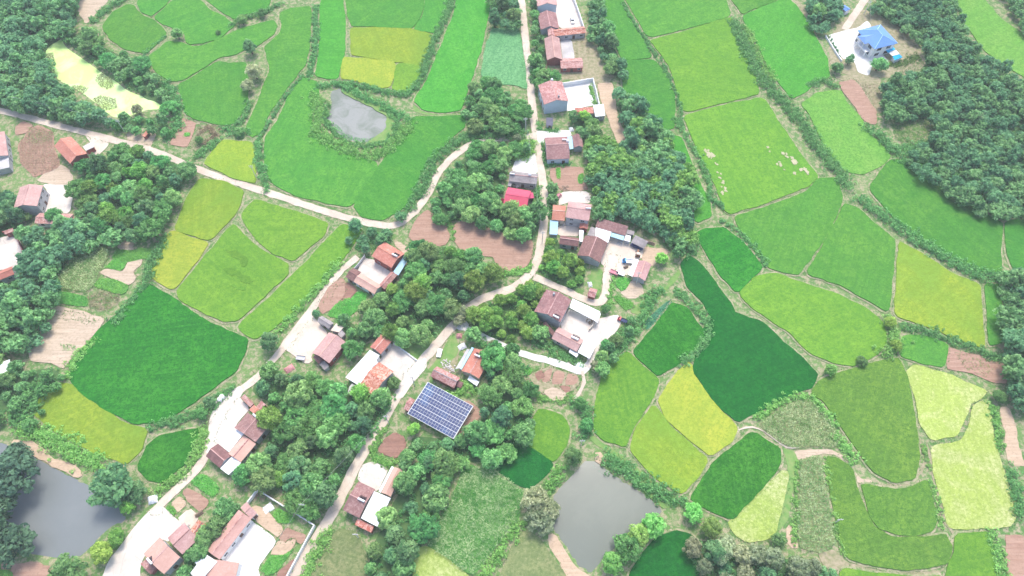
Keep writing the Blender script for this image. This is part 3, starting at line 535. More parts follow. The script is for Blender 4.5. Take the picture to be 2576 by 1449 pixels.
for t, s, mat, lab in SL: field(t, s, mat, lab, .2 if 'bed of the allotment' in lab else .14, 'tilled_plot', 'plot', .15, .1)
MZ = .51
def blobs(t, line, n, r0, r1, mat, name, lab, spread):
    global MZ
    C = resample(T(t, W(line), .5), .5, False)[:, :2]
    for k in range(n):
        c = C[rng.integers(len(C))] + rng.normal(size=2) * spread; a = np.linspace(0, 2 * math.pi, 15)[:-1]; rr = random.uniform(r0, r1) * (1 + .25 * rng.normal(size=14)).clip(.5, 1.5); e = random.uniform(.5, 1); th = random.uniform(1.6, 2.6)
        x, y = np.cos(a) * rr, np.sin(a) * rr * e; MZ += .003
        struct(slab(name, chaikin(c + np.stack([x * math.cos(th) - y * math.sin(th), x * math.sin(th) + y * math.cos(th)], 1), 1), .3, MZ, M[mat]), lab)
blobs('C', '160,1110 210,1160 250,1220 270,1290 300,1380 300,1440', 22, .4, 1.2, 'mud', 'mud_patch', 'wet bare mud in the lime paddy', .7)
blobs('C', '640,1100 690,1180 760,1260 850,1310', 10, .3, .7, 'mud', 'mud_patch', 'wet bare mud in the lime paddy', .6)
blobs('C', '760,1160 810,1190 870,1240 940,1310', 14, .4, 1.1, 'mud', 'mud_patch', 'wet bare mud in the lime paddy', .5)

# patches of lodged or unripe rice inside fields
for t, s, mat in (('D', '1690,440 1760,440 1880,520 1870,545 1760,500', 'f_deep'), ('D', '1690,580 1760,570 1940,690 1900,700 1760,640', 'f_deep'), ('D', '1720,690 1880,730 1860,750 1720,710', 'f_deep')):
    P = rough(resample(chaikin(T(t, W(s), .5)[:, :2], 2), .9), .5); MZ = MZ + .004; struct(slab('rice_patch', P, .3, MZ, M['f_lodged']), 'darker patch of rice')
VERGE = [grow(resample(ccw(np.asarray(p)), 1.2), .3) for p in AVOID[5:] if len(p) > 40]
# ---------------------------------------------------------------- buildings
def rect3(t, A, B, C, z):
    a, b_, c = (G(*disp(t, *q), z)[:2] for q in (A, B, C))
    d = b_ - a; L = np.linalg.norm(d); d /= L; n = np.array([-d[1], d[0]]); w = (c - b_) @ n
    if w < 0: a, b_ = b_, a; d = -d; n = -n; w = -w
    ctr = (a + b_) / 2 + n * w / 2
    return ctr, math.atan2(d[1], d[0]), L, w
def put_uv(me, fn):
    uv = me.uv_layers.new(name='UVMap')
    for p in me.polygons:
        for li in p.loop_indices: uv.data[li].uv = fn(me.vertices[me.loops[li].vertex_index].co)
def roof_prism(L, prof, t, seg, sag):
    """roof shell: profile (y,z) points swept along x, slightly uneven"""
    k = len(prof); V, F = [], []
    xs_ = np.linspace(-L / 2, L / 2, seg + 1)
    for x in xs_:
        for top in (0, 1):
            for (y, z) in prof: V.append((x + random.uniform(-.04, .04), y + random.uniform(-.03, .03), z + t * top + random.uniform(-sag, sag)))
    s = 2 * k
    for i in range(seg):
        a, b_ = i * s, (i + 1) * s
        for j in range(k - 1):
            F.append((a + k + j, b_ + k + j, b_ + k + j + 1, a + k + j + 1)); F.append((a + j + 1, b_ + j + 1, b_ + j, a + j))
        F.append((a + k, a, b_, b_ + k)); F.append((a + k - 1, a + 2 * k - 1, b_ + 2 * k - 1, b_ + k - 1))
    for a, fl in ((0, 1), (seg * s, 0)):
        for j in range(k - 1):
            q = (a + j, a + j + 1, a + k + j + 1, a + k + j); F.append(q[::-1] if fl else q)
    me = mesh('roof', V, F)
    put_uv(me, lambda c: (c.x, math.hypot(c.y, c.z)))
    return me
def opening(root, name, x, y, z, w, h, side, axis, mat, pane=None):
    """window or door standing 5 cm proud of a wall; side +-1, axis 'y' (long wall) or 'x' (gable)"""
    def bx(w_, h_, dep): 
        m = MB()
        if axis == 'y': m.box(-w_ / 2, w_ / 2, -dep, dep, -h_ / 2, h_ / 2)
        else: m.box(-dep, dep, -w_ / 2, w_ / 2, -h_ / 2, h_ / 2)
        return m
    key = (name, round(w, 2), round(h, 2), axis, mat.name)
    if key not in OPEN: OPEN[key] = (lambda q: mesh(name, q.v, q.f))(bx(w, h, .05)); OPEN[key].materials.append(mat)
    o = link(name, OPEN[key], root); o.location = (x, y, z)
    if pane:
        k2 = key + ('p',)
        if k2 not in OPEN:
            q = MB(); e = .07; hw = w / 2
            for s0, s1 in ((-hw + e, -.03), (.03, hw - e)):
                if axis == 'y': q.box(s0, s1, -.056, .056, -h / 2 + e, h / 2 - e)
                else: q.box(-.056, .056, s0, s1, -h / 2 + e, h / 2 - e)
            OPEN[k2] = mesh('pane', q.v, q.f); OPEN[k2].materials.append(pane)
        link('pane', OPEN[k2], o)
    return o
OPEN = {}
def openings(root, L, Wd, he, storeys, doors=True):
    n = max(1, int(L / 3.4))
    for st in range(storeys):
        z0 = st * 3.0
        for sd_ in (-1, 1):
            y = sd_ * Wd / 2
            for i in range(n):
                x = -L / 2 + (i + .5) * L / n
                if st == 0 and sd_ == -1 and doors and i == n // 2: opening(root, 'door', x, y, 1.05, 1.3, 2.1, sd_, 'y', M['door'])
                elif (sd_ == -1 or i % 2 == 0) and z0 + 2.5 < he + .3: opening(root, 'window', x, y, z0 + 1.6, 1.5, 1.2, sd_, 'y', M['frame'], M['glass'])
def gable(t, A, B, C, he, rise, roof, wall, label, storeys=1, cat='house', name='house', wins=True, ov=.35, ridge=None, chim=False):
    ctr, rz, L, Wd = rect3(t, A, B, C, he)
    root = tag(empty(name, (*ctr, 0), rz), label, cat)
    w2, l2 = Wd / 2 - ov, L / 2 - ov; hw = he - .03; gy = rise * w2 / (Wd / 2)
    V = [(x, y, z) for x in (-l2, l2) for (y, z) in ((-w2, -.15), (w2, -.15), (w2, hw + rise - gy), (0, hw + rise - .02), (-w2, hw + rise - gy))]
    link('wall', mesh('wall', V, [(0, 1, 2, 3, 4)[::-1], (5, 6, 7, 8, 9), (1, 6, 7, 2)[::-1], (0, 4, 9, 5)[::-1], (2, 7, 8, 3)[::-1], (3, 8, 9, 4)[::-1]]), root, M[wall])
    rp = [(-Wd / 2, he), (-Wd / 4, he + rise * .49), (0, he + rise), (Wd / 4, he + rise * .49), (Wd / 2, he)]
    r = link('roof', roof_prism(L, rp, .14, max(4, int(L / 1.5)), .035), root, M[roof])
    rc = MB()
    n = max(3, int(L / 1.2))
    for i in range(n): x0 = -L / 2 + i * L / n; rc.box(x0, x0 + L / n - .02, -.16, .16, he + rise + .1, he + rise + .24 + random.uniform(-.02, .03))
    rc.build('ridge', M[ridge or roof], r)
    if chim:
        x = L * random.uniform(.2, .35); MB().box(x - .35, x + .35, -.35 + Wd * .12, .35 + Wd * .12, he + rise * .4, he + rise + .9).build('chimney', M['w_grey'], r)
    if wins: openings(root, 2 * l2, 2 * w2, he, storeys)
    AVOID.append(np.array([ctr + np.array([math.cos(rz) * x - math.sin(rz) * y, math.sin(rz) * x + math.cos(rz) * y]) for x, y in ((-L / 2, -Wd / 2), (L / 2, -Wd / 2), (L / 2, Wd / 2), (-L / 2, Wd / 2))]))
    root['dim'] = [float(L), float(Wd), he, rise]
    return root
def mono(t, A, B, C, h0, h1, roof, wall, label, name='shed', cat='shed', posts=False):
    """single slope: low edge A-B at h0, high edge on C's side at h1"""
    zc = (h0 + h1) / 2
    pa, pb, pc = G(*disp(t, *A), h0)[:2], G(*disp(t, *B), h0)[:2], G(*disp(t, *C), h1)[:2]
    d = pb - pa; L = np.linalg.norm(d); d /= L; n = np.array([-d[1], d[0]]); w = (pc - pb) @ n
    if w < 0: pa, pb = pb, pa; d = -d; n = -n; w = -w
    ctr = (pa + pb) / 2 + n * w / 2; rz = math.atan2(d[1], d[0])
    root = tag(empty(name, (*ctr, 0), rz), label, cat)
    link('roof', roof_prism(L, [(-w / 2, h0), (0, zc), (w / 2, h1)], .12, max(3, int(L / 1.5)), .025), root, M[roof])
    w2, l2 = max(.3, w / 2 - .2), L / 2 - .2
    if posts: post_ring(root, [(-l2, -w2), (l2, -w2), (l2, w2), (-l2, w2)], lambda x, y: h0 + (h1 - h0) * (y / w + .5))
    else:
        e0, e1 = h0 + (h1 - h0) * .05 - .04, h1 - (h1 - h0) * .05 - .04
        V = [(x, y, z) for x in (-l2, l2) for (y, z) in ((-w2, -.15), (w2, -.15), (w2, e1), (-w2, e0))]
        link('wall', mesh('wall', V, [(3, 2, 1, 0), (4, 5, 6, 7), (1, 2, 6, 5), (0, 4, 7, 3), (2, 3, 7, 6)]), root, M[wall])
        opening(root, 'door', 0, -w2, 1.0, 1.0, 1.9, -1, 'y', M['door'])
        if L > 5: opening(root, 'window', L * .28, -w2, 1.4, .9, .8, -1, 'y', M['frame'], M['glass'])
    AVOID.append(np.array([ctr + d * x + n * y for x, y in ((-L / 2, -w / 2), (L / 2, -w / 2), (L / 2, w / 2), (-L / 2, w / 2))]))
    return root
def post_ring(root, pts, hf):
    for x, y in pts: MB().box(x - .07, x + .07, y - .07, y + .07, -.1, hf(x, y) - .02).build('post', M['post'], root)
FZ = [0]
def flat(t, pts, h, roof, label, wall=None, name='canopy', cat='canopy', wins=False):
    FZ[0] += 1; h = h + .007 * FZ[0] % .2
    P = ccw(T(t, pts, h)[:, :2]); c = P.mean(0); root = tag(empty(name, (*c, 0)), label, cat); Q = P - c
    me = MB().prism([tuple(p) for p in Q], h - .14, h); o = link('roof', mesh('roof', me.v, me.f + [tuple(range(len(Q)))[::-1]]), root, M[roof]); put_uv(o.data, lambda v: (v.x, v.y))
    I = Q * (1 - .35 / (np.linalg.norm(Q, axis=1).mean() + .01))
    if wall:
        MB().prism([tuple(p) for p in I], -.15, h - .145).build('wall', M[wall], root)
        i = int(np.argmin([(I[k] + I[(k + 1) % len(I)])[1] for k in range(len(I))])); a, b_ = I[i], I[(i + 1) % len(I)]; e = np.linalg.norm(b_ - a)
        if wins:
            for f in (.3, .6):
                p = a + (b_ - a) * f; w_ = opening(root, 'window', p[0], p[1], 1.6, .9, .9, -1, 'y', M['frame'], M['glass']); w_.rotation_euler = (0, 0, math.atan2(*(b_ - a)[::-1]))
    else: post_ring(root, I, lambda x, y: h - .13)
    AVOID.append(P); return root

gable('a', (355, 160), (275, -270), (745, -300), 5.6, 1.6, 'r_pink', 'w_blue', 'two storey house with pale blue gable wall above the parked car', 2, chim=True)
gable('a', (880, 690), (800, 310), (365, 355), 3.4, 1.8, 'r_plum', 'w_grey', 'brown tiled house between the blue gable house and long red shed', ridge='r_pink')
gable('a', (1530, 800), (770, 880), (770, 715), 3.0, 1.1, 'r_mott', 'w_grey', 'long red tiled shed closing the yard with the parked car', name='shed', cat='shed')
gable('a', (620, 880), (600, 705), (765, 695), 3.5, .8, 'r_red', 'w_grey', 'small red gatehouse at the end of the long red shed', name='shed', cat='shed', wins=False)
gable('a', (960, 1445), (885, 920), (520, 930), 3.6, 1.8, 'r_pink', 'w_brick', 'pink tiled house beside the cracked grey yard', ridge='r_peach')
gable('b', (1465, 190), (920, 210), (915, -30), 2.6, 1.0, 'r_red', 'w_brick', 'low red tiled brick shed below the pink tiled house', name='shed', cat='shed')
gable('b', (520, 1080), (370, 610), (945, 510), 6.2, 1.7, 'r_red', 'w_blue', 'two storey mottled roof house inside the white walled yard', 2, chim=True, ridge='r_pink')
flat('b', [(1700, 1085), (1950, 1060), (1995, 1340), (1755, 1370)], 3.0, 'r_white', 'flat white roofed hut at the corner of the white walled yard', 'w_grey', 'outhouse', 'outhouse', True)
mono('b', (1720, 1290), (1285, 1320), (1240, 1165), 2.3, 2.9, 'r_mott', 'w_white', 'red tiled lean-to beside the flat white hut')
mono('c', (1500, 140), (1340, 135), (1325, -60), 2.0, 2.4, 'r_slate', 'w_grey', 'small dark slate shed above the road junction')
gable('c', (1915, 935), (1355, 960), (1290, 430), 3.5, 2.3, 'r_plum', 'w_blue', 'pink and brown roofed house at the road junction', ridge='r_pink')
gable('c', (2240, 665), (2195, 370), (1970, 385), 2.9, 1.2, 'r_plum', 'w_grey', 'small plum tiled annex behind the pale blue strip roof', name='shed', cat='shed')
flat('c', [(1850, 390), (1965, 395), (2000, 690), (1910, 710)], 2.7, 'r_paleblue', 'narrow pale blue strip roof between junction house and annex')
gable('d', (1110, 335), (435, 255), (490, 10), 3.5, 1.2, 'r_grey', 'w_grey', 'dark grey roofed house above the magenta roof', ridge='r_pink')
mono('d', (490, 385), (405, 370), (425, 265), 2.4, 2.7, 'r_grey', 'w_grey', 'tiny grey shed at the corner of the dark grey house')
gable('d', (860, 945), (295, 850), (370, 395), 4.2, 1.6, 'r_magenta', 'w_brick', 'barn with bright magenta steel roof among trees', name='barn', cat='barn')
mono('d', (300, 770), (60, 690), (70, 600), 2.4, 3.0, 'r_maroon', 'w_brick', 'dark maroon wing left of the magenta barn')
mono('d', (1050, 660), (925, 680), (935, 540), 2.6, 3.0, 'r_magenta', 'w_brick', 'small magenta wing right of the magenta barn')
gable('d', (2375, 1215), (1805, 1130), (1860, 740), 5.8, 1.6, 'r_pink', 'w_grey', 'two storey pink roofed house with grey window wall', 2)
gable('d', (1790, 1215), (1475, 1190), (1570, 835), 3.2, 1.3, 'r_orange', 'w_cream', 'orange tiled house beside the two storey pink house', ridge='r_peach')
flat('e', [(140, 280), (330, 300), (305, 615), (128, 600)], 2.8, 'r_paleblue', 'flat pale blue roof beside the main road', 'w_grey', 'shed', 'shed')
gable('e', (1005, 490), (1020, 335), (825, 325), 2.7, .6, 'r_orange', 'w_brick', 'little orange tiled kitchen below the two storey pink house', name='shed', cat='shed', wins=False)
gable('e', (785, 890), (345, 830), (330, 630), 2.9, 1.2, 'r_brown', 'w_grey', 'brown tiled gate house below the courtyard with the blue roof', ridge='r_pink', name='shed', cat='shed')
flat('e', [(810, 500), (915, 515), (890, 775), (818, 765)], 2.5, 'r_white', 'narrow white roof beside the brown gate house', 'w_white', 'shed', 'shed')
mono('e', (1865, 640), (1180, 440), (1255, 225), 3.0, 4.0, 'r_plum', 'w_grey', 'long plum tiled barn along the top of the machinery yard', 'barn', 'barn')
flat('e', [(1190, 445), (1555, 545), (1475, 800), (1170, 650)], 3.0, 'r_white', 'ribbed white canopy joining two barns at the machinery yard')
flat('e', [(1555, 565), (1850, 650), (1830, 745), (1530, 655)], 2.8, 'r_paleblue', 'pale blue porch of the long plum barn')
flat('e', [(1080, 430), (1190, 460), (1160, 650), (990, 620)], 2.5, 'r_grey', 'plain grey roof beside the ribbed white canopy', 'w_grey', 'shed', 'shed')
gable('e', (1285, 1260), (1465, 800), (950, 630), 3.7, 1.9, 'r_brown', 'w_grey', 'large dark brown roofed house beside the machinery yard', ridge='r_pink')
flat('e', [(1910, 490), (2090, 540), (2065, 620), (1890, 590)], 2.6, 'r_grey', 'small grey slab roof between the plum barn and grey shed', 'w_grey', 'shed', 'shed')
flat('e', [(1880, 610), (1995, 640), (1985, 780), (1840, 740)], 2.4, 'r_white', 'small off white roof beside the grey machinery shed', 'w_grey', 'shed', 'shed')
mono('e', (2295, 940), (2000, 790), (2065, 605), 2.4, 3.2, 'r_grey', 'w_grey', 'long grey machinery shed', 'shed', 'shed', True)
flat('f', [(1710, 790), (1830, 820), (1660, 1270), (1540, 1210)], 2.8, 'r_white', 'white canopy along the pink cottage by the blue truck')
gable('f', (2000, 1390), (2165, 945), (1830, 820), 3.0, 1.1, 'r_pink', 'w_grey', 'pink tiled cottage beside the blue truck', ridge='r_peach')
gable('g', (620, 655), (805, 285), (390, 95), 5.6, 2.0, 'r_plum', 'w_grey', 'tall plum roofed house with grey wall above the bamboo', 2, chim=True, ridge='r_pink')
flat('g', [(820, 260), (1265, 470), (1285, 520), (1230, 660), (1180, 620), (770, 410)], 3.2, 'r_white', 'long white canopy beside the tall plum roofed house')
mono('g', (490, 875), (330, 680), (355, 610), 2.5, 3.3, 'r_brown', 'w_grey', 'brown lean-to below the tall plum roofed house')
gable('g', (890, 1140), (475, 920), (615, 745), 3.0, 1.3, 'r_pink', 'w_cream', 'pink and brown tiled row facing the white path', ridge='r_peach')
flat('g', [(1010, 940), (1215, 1020), (1100, 1250), (905, 1145)], 3.0, 'r_white', 'square white canopy at the end of the pink and brown row')
flat('g', [(775, 1090), (925, 1170), (890, 1230), (760, 1140)], 2.2, 'r_white', 'small ragged white awning over the garden')
gable('g', (1185, 255), (1060, 215), (1060, 65), 2.2, .7, 'r_red', 'w_brick', 'little red tiled shed in the bend of the lane', name='shed', cat='shed', wins=False)
gable('h', (1150, 725), (720, 465), (980, 145), 4.6, 1.5, 'r_orange', 'w_brick', 'orange roofed farmhouse with red brick gable', 1)
mono('h', (1300, 885), (1530, 520), (1410, 465), 2.6, 3.2, 'r_paleblue', 'w_grey', 'pale blue lean-to on the orange farmhouse gable', 'canopy', 'canopy', True)
gable('h', (1000, 1195), (1275, 885), (1120, 825), 2.8, .9, 'r_red', 'w_brick', 'red tiled side wing of the orange farmhouse court', name='shed', cat='shed')
gable('h', (780, 1300), (325, 1025), (495, 845), 3.0, 1.2, 'r_peach', 'w_white', 'peach roofed barn closing the orange farmhouse court', name='barn', cat='barn')
gable('h', (320, 1020), (150, 925), (330, 730), 2.8, 1.1, 'r_brown', 'w_grey', 'small brown shed at the gate of the orange farmhouse', name='shed', cat='shed')
gable('i', (1085, 1130), (1440, 690), (1075, 490), 3.8, 1.8, 'r_pink', 'w_brick', 'long pink barn beside the threshing yard', name='barn', cat='barn', ridge='r_peach')
mono('i', (870, 1140), (740, 1005), (815, 920), 2.3, 2.8, 'r_brown', 'w_grey', 'brown lean-to on the end of the pink barn')
mono('i', (985, 1275), (885, 1150), (945, 1020), 2.0, 2.5, 'r_grey', 'w_grey', 'grey lean-to on the end of the pink barn')
gable('i', (1080, 410), (830, 255), (960, 150), 2.6, .8, 'r_grey', 'w_grey', 'weathered grey shed above the pink barn', name='shed', cat='shed')
flat('i', [(1230, 290), (1385, 375), (1290, 480), (1110, 440)], 2.4, 'concrete_tan', 'pale slab roof beside the weathered grey shed', 'w_grey', 'shed', 'shed')
mono('i', (1340, 600), (1260, 520), (1360, 450), 2.2, 2.6, 'r_grey', 'w_grey', 'small grey shed behind the pink barn')
gable('j', (850, 530), (1065, 275), (850, 130), 3.4, 1.2, 'r_orange', 'w_grey', 'orange cottage above the long white roof', ridge='r_peach')
flat('j', [(560, 520), (630, 440), (825, 550), (750, 650), (790, 690), (690, 780), (410, 1160), (135, 990)], 3.6, 'r_white', 'long flat white roof beside the mottled house', 'w_white', 'outhouse', 'outhouse')
gable('j', (700, 1360), (410, 1160), (815, 685), 4.6, 1.5, 'r_mott', 'w_grey', 'mottled orange red house with grey side wall by the road', 2)
flat('j', [(215, 1180), (270, 1110), (390, 1200), (290, 1380), (180, 1310)], 2.4, 'concrete_grey', 'grey slab hut below the long white roof', 'w_grey', 'shed', 'shed')
gable('k', (1100, 560), (1275, 240), (1040, 130), 3.4, 1.3, 'r_orange', 'w_cream', 'bright orange roofed house above the solar array', ridge='r_red')
flat('k', [(1000, 118), (1030, 130), (858, 432), (830, 412)], 2.9, 'r_paleblue', 'pale blue eave strip along the bright orange house')
flat('k', [(935, 140), (972, 150), (832, 408), (770, 425)], 2.6, 'concrete_grey', 'long grey porch slab beside the bright orange house')
gable('k', (755, 690), (425, 525), (520, 390), 2.9, 1.3, 'r_red', 'w_brick', 'red and grey tiled shed between road and bright orange house', name='shed', cat='shed', ridge='r_grey')
flat('k', [(970, 510), (1105, 600), (1070, 660), (940, 570)], 2.2, 'r_white', 'ragged white tarp roof below the bright orange house')
mono('k', (850, 690), (775, 660), (800, 580), 2.0, 2.5, 'r_brown', 'w_brick', 'small brown annex of the red and grey shed')
gable('k', (120, 1015), (45, 980), (105, 805), 2.4, .7, 'r_red', 'w_brick', 'small red tiled shed beside the solar array', name='shed', cat='shed', wins=False)
gable('l', (880, 880), (1075, 645), (760, 430), 3.8, 1.5, 'r_plum', 'w_grey', 'plum tiled house at the edge of the dense wood', ridge='r_pink')
gable('l', (930, 520), (1003, 450), (850, 325), 3.2, .8, 'r_orange', 'w_brick', 'small orange annex of the plum tiled house', name='shed', cat='shed', wins=False)
mono('l', (800, 355), (655, 210), (695, 135), 2.4, 2.8, 'r_red', 'w_brick', 'narrow red shed at the top of the tiled row')
mono('l', (960, 400), (890, 345), (1005, 285), 2.2, 2.6, 'r_red', 'w_brick', 'little red outbuilding half under the trees')
flat('l', [(600, 680), (705, 745), (475, 1030), (370, 930)], 2.9, 'r_white', 'long white canopy beside the peach tiled wing')
gable('l', (655, 1185), (890, 905), (710, 765), 3.0, 1.0, 'r_peach', 'w_grey', 'peach tiled wing along the dense wood', name='barn', cat='barn', ridge='r_red')
gable('l', (340, 1270), (130, 1090), (310, 900), 3.0, 1.3, 'r_brown', 'w_white', 'dark brown cottage beside the lane', ridge='r_pink')
flat('l', [(520, 1095), (660, 1185), (600, 1250), (470, 1370), (345, 1275)], 2.9, 'r_white', 'flat white roof behind the dark brown cottage', 'w_white', 'outhouse', 'outhouse')
gable('m', (545, 1425), (790, 1165), (485, 860), 4.2, 1.5, 'r_peach', 'w_grey', 'peach roofed house on the large pale yard', ridge='r_pink')
gable('m', (820, 1125), (1070, 885), (820, 670), 3.4, 1.4, 'r_pink', 'w_grey', 'pink tiled house behind the peach roofed one', ridge='r_brown')
gable('m', (1075, 885), (1215, 700), (1100, 555), 3.0, .9, 'r_mott', 'w_brick', 'rusty orange cottage at the end of the pink house', name='shed', cat='shed', ridge='r_brown')
mono('m', (270, 1350), (350, 1270), (270, 1190), 2.2, 2.6, 'r_red', 'w_brick', 'small red store on the corner of the peach house')
mono('m', (350, 1430), (260, 1360), (350, 1270), 2.0, 2.4, 'r_brown', 'w_brick', 'small brown store below the peach house')
gable('n', (530, 1190), (1035, 535), (830, 395), 3.6, 1.2, 'r_peach', 'w_white', 'very long pink hall along the white drying floor', ridge='r_red', name='hall', cat='hall')
gable('n', (1030, 540), (1128, 445), (932, 290), 3.2, 1.0, 'r_pink', 'w_white', 'pink end wing of the very long hall', name='shed', cat='shed')
flat('n', [(270, 1075), (490, 1220), (290, 1449), (200, 1560), (60, 1400), (160, 1270), (130, 1230)], 3.7, 'r_white', 'white flat roof joined to the very long hall', 'w_white', 'outhouse', 'outhouse')
mono('n', (760, 1560), (300, 1500), (520, 1195), 2.8, 3.6, 'r_peach', 'w_white', 'peach sloping roof below the white drying floor', 'hall', 'hall')
gable('o', (385, 1110), (110, 975), (340, 490), 4.2, 1.5, 'r_plum', 'w_cream', 'plum tiled house right beside the main road', ridge='r_pink')
flat('o', [(625, 665), (900, 780), (680, 1250), (410, 1110)], 4.0, 'r_white', 'large white canopy behind the roadside plum house')
flat('o', [(915, 255), (950, 270), (735, 690), (700, 670)], 2.9, 'r_white', 'thin white awning along the peach wing by the road')
gable('o', (900, 760), (1110, 335), (955, 275), 3.0, .9, 'r_peach', 'w_cream', 'peach wing behind the concrete apron', name='shed', cat='shed')
mono('o', (580, 1350), (310, 1220), (375, 1125), 2.4, 3.0, 'r_mott', 'w_brick', 'red tiled lean-to below the large white canopy')
gable('p', (830, 550), (640, 345), (860, 250), 4.6, 1.8, 'r_orange', 'w_brick', 'red brick store with orange roof beside the left road', name='store', cat='store', wins=False)
flat('p', [(975, 345), (1080, 290), (1112, 350), (1015, 395)], 2.6, 'concrete_grey', 'low brick outhouse with grey slab roof by the store', 'w_brick', 'outhouse', 'outhouse')
gable('p', (440, 1050), (510, 805), (245, 805), 5.8, 1.6, 'r_pink', 'w_grey', 'two storey pink roofed house beside the left wood', 2)
gable('p', (815, 1265), (410, 1255), (410, 1130), 2.8, .9, 'r_red', 'w_white', 'long red tiled range below the left yard', name='shed', cat='shed')
mono('p', (900, 1215), (825, 1210), (825, 1150), 2.0, 2.4, 'r_red', 'w_brick', 'tiny red shed beside the rubble heap')
gable('p', (100, 450), (55, 170), (-150, 190), 4.0, 1.4, 'r_pink', 'w_grey', 'pink roofed barn on the left edge', name='barn', cat='barn')
flat('p', [(-120, 500), (100, 455), (112, 590), (-110, 640)], 3.0, 'concrete_grey', 'grey flat roof below the left edge barn', 'w_grey', 'outhouse', 'outhouse')
mono('p', (165, 1348), (60, 1385), (30, 1350), 2.6, 3.0, 'r_red', 'w_brick', 'red tiled gateway of the left edge yard')
gable('D', (-140, 720), (110, 622), (70, 570), 3.0, .9, 'r_orange', 'w_grey', 'orange roof below the left edge yard', name='shed', cat='shed')
flat('D', [(-60, 1310), (75, 1262), (60, 1350), (-60, 1410)], 3.0, 'r_white', 'white roof half hidden on the left edge', 'w_white', 'outhouse', 'outhouse')
mono('D', (100, 1300), (70, 1325), (50, 1290), 2.2, 2.5, 'r_red', 'w_brick', 'small red shed beside the half hidden white roof')
mono('A', (1130, 995), (1095, 1035), (1075, 1020), 1.8, 2.2, 'r_orange', 'w_brick', 'little orange shed at the dirt clearing')
gable('q', (445, 210), (345, 140), (402, 78), 2.3, .5, 'r_blue', 'w_white', 'tiny white hut with blue roof beside the villa drive', name='hut', cat='hut', ov=.12)

# blue roofed villa: hipped roof, windows, porch
ctr, rz, L, Wd = rect3('q', (965, 890), (655, 550), (1030, 400), 6.4)
vl = tag(empty('villa', (*ctr, 0), rz), 'white two storey villa with blue hipped roof', 'villa')
l2, w2 = L / 2 - .7, Wd / 2 - .7
MB().box(-l2, l2, -w2, w2, -.15, 6.35).build('wall', M['w_white'], vl)
rl = max(.8, (L - Wd * .75) / 2); he, hr = 6.4, 9.0
V = [(-L / 2, -Wd / 2, he), (L / 2, -Wd / 2, he), (L / 2, Wd / 2, he), (-L / 2, Wd / 2, he), (-rl, 0, hr), (rl, 0, hr)]
me = mesh('roof', V + [(x, y, he - .15) for x, y, _ in V[:4]], [(0, 1, 5, 4), (1, 2, 5), (2, 3, 4, 5), (3, 0, 4), (6, 9, 8, 7), (0, 6, 7, 1), (1, 7, 8, 2), (2, 8, 9, 3), (3, 9, 6, 0)]); put_uv(me, lambda c: (c.x, c.y))
vr = link('roof', me, vl, M['r_blue'])
for a, b_ in ((0, 4), (1, 5), (2, 5), (3, 4), (4, 5)): MB().tube(V[a], V[b_], .13, .13, 6).build('ridge', M['r_paleblue'], vr)
# which long side faces the yard (towards -x world)
yd = -1 if (math.sin(rz)) > 0 else 1
side = -1 if (np.array([-math.sin(rz), math.cos(rz)]) @ np.array([-1.0, -.4])) < 0 else 1
MB().box(-l2 * .45, l2 * .75, min(side * w2, side * (w2 + 2.6)), max(side * w2, side * (w2 + 2.6)), 3.0, 3.25).build('balcony', M['w_white'], vl)
for x in (-l2 * .4, l2 * .2, l2 * .7): MB().box(x - .18, x + .18, side * (w2 + 2.3) - .18, side * (w2 + 2.3) + .18, -.1, 6.2 if x < l2 * .5 else 3.0).build('column', M['w_white'], vl)
pv = [(-l2 * .55, side * w2 * .7, 6.55), (l2 * .35, side * w2 * .7, 6.55), (l2 * .35, side * (w2 + 2.8), 6.2), (-l2 * .55, side * (w2 + 2.8), 6.2), (-.1 * l2, side * w2 * .35, 8.0), (-.1 * l2, side * (w2 + 1.2), 7.5)]
me = mesh('porch_roof', pv, [(0, 3, 5, 4), (1, 4, 5, 2), (3, 2, 5), (0, 1, 2, 3), (0, 4, 1)]); put_uv(me, lambda c: (c.x, c.y)); link('porch_roof', me, vl, M['r_blue'])
for z in (1.6, 4.7):
    for x in (-l2 * .75, -l2 * .1, l2 * .55): opening(vl, 'window', x, side * w2, z, 2.4, 1.7, side, 'y', M['frame'], M['glass'])
    for sx in (-1, 1):
        for y in (-w2 * .45, w2 * .45): opening(vl, 'window', sx * l2, y, z, 2.6, 1.8, sx, 'x', M['frame'], M['glass'])
AVOID.append(T('q', [(655, 550), (1030, 400), (1345, 730), (965, 890)], 6)[:, :2])
flat('q', [(1140, 880), (1270, 820), (1345, 890), (1215, 955)], 2.6, 'r_cyan', 'upper cyan sheet roof behind the villa', None)
flat('q', [(1290, 1015), (1420, 985), (1470, 1035), (1330, 1090)], 2.5, 'r_cyan', 'lower cyan sheet roof behind the villa', 'w_white', 'shed', 'shed')
flat('q', [(1225, 960), (1350, 905), (1415, 975), (1290, 1010)], 2.55, 'r_white', 'white sheet roof between the two cyan ones')

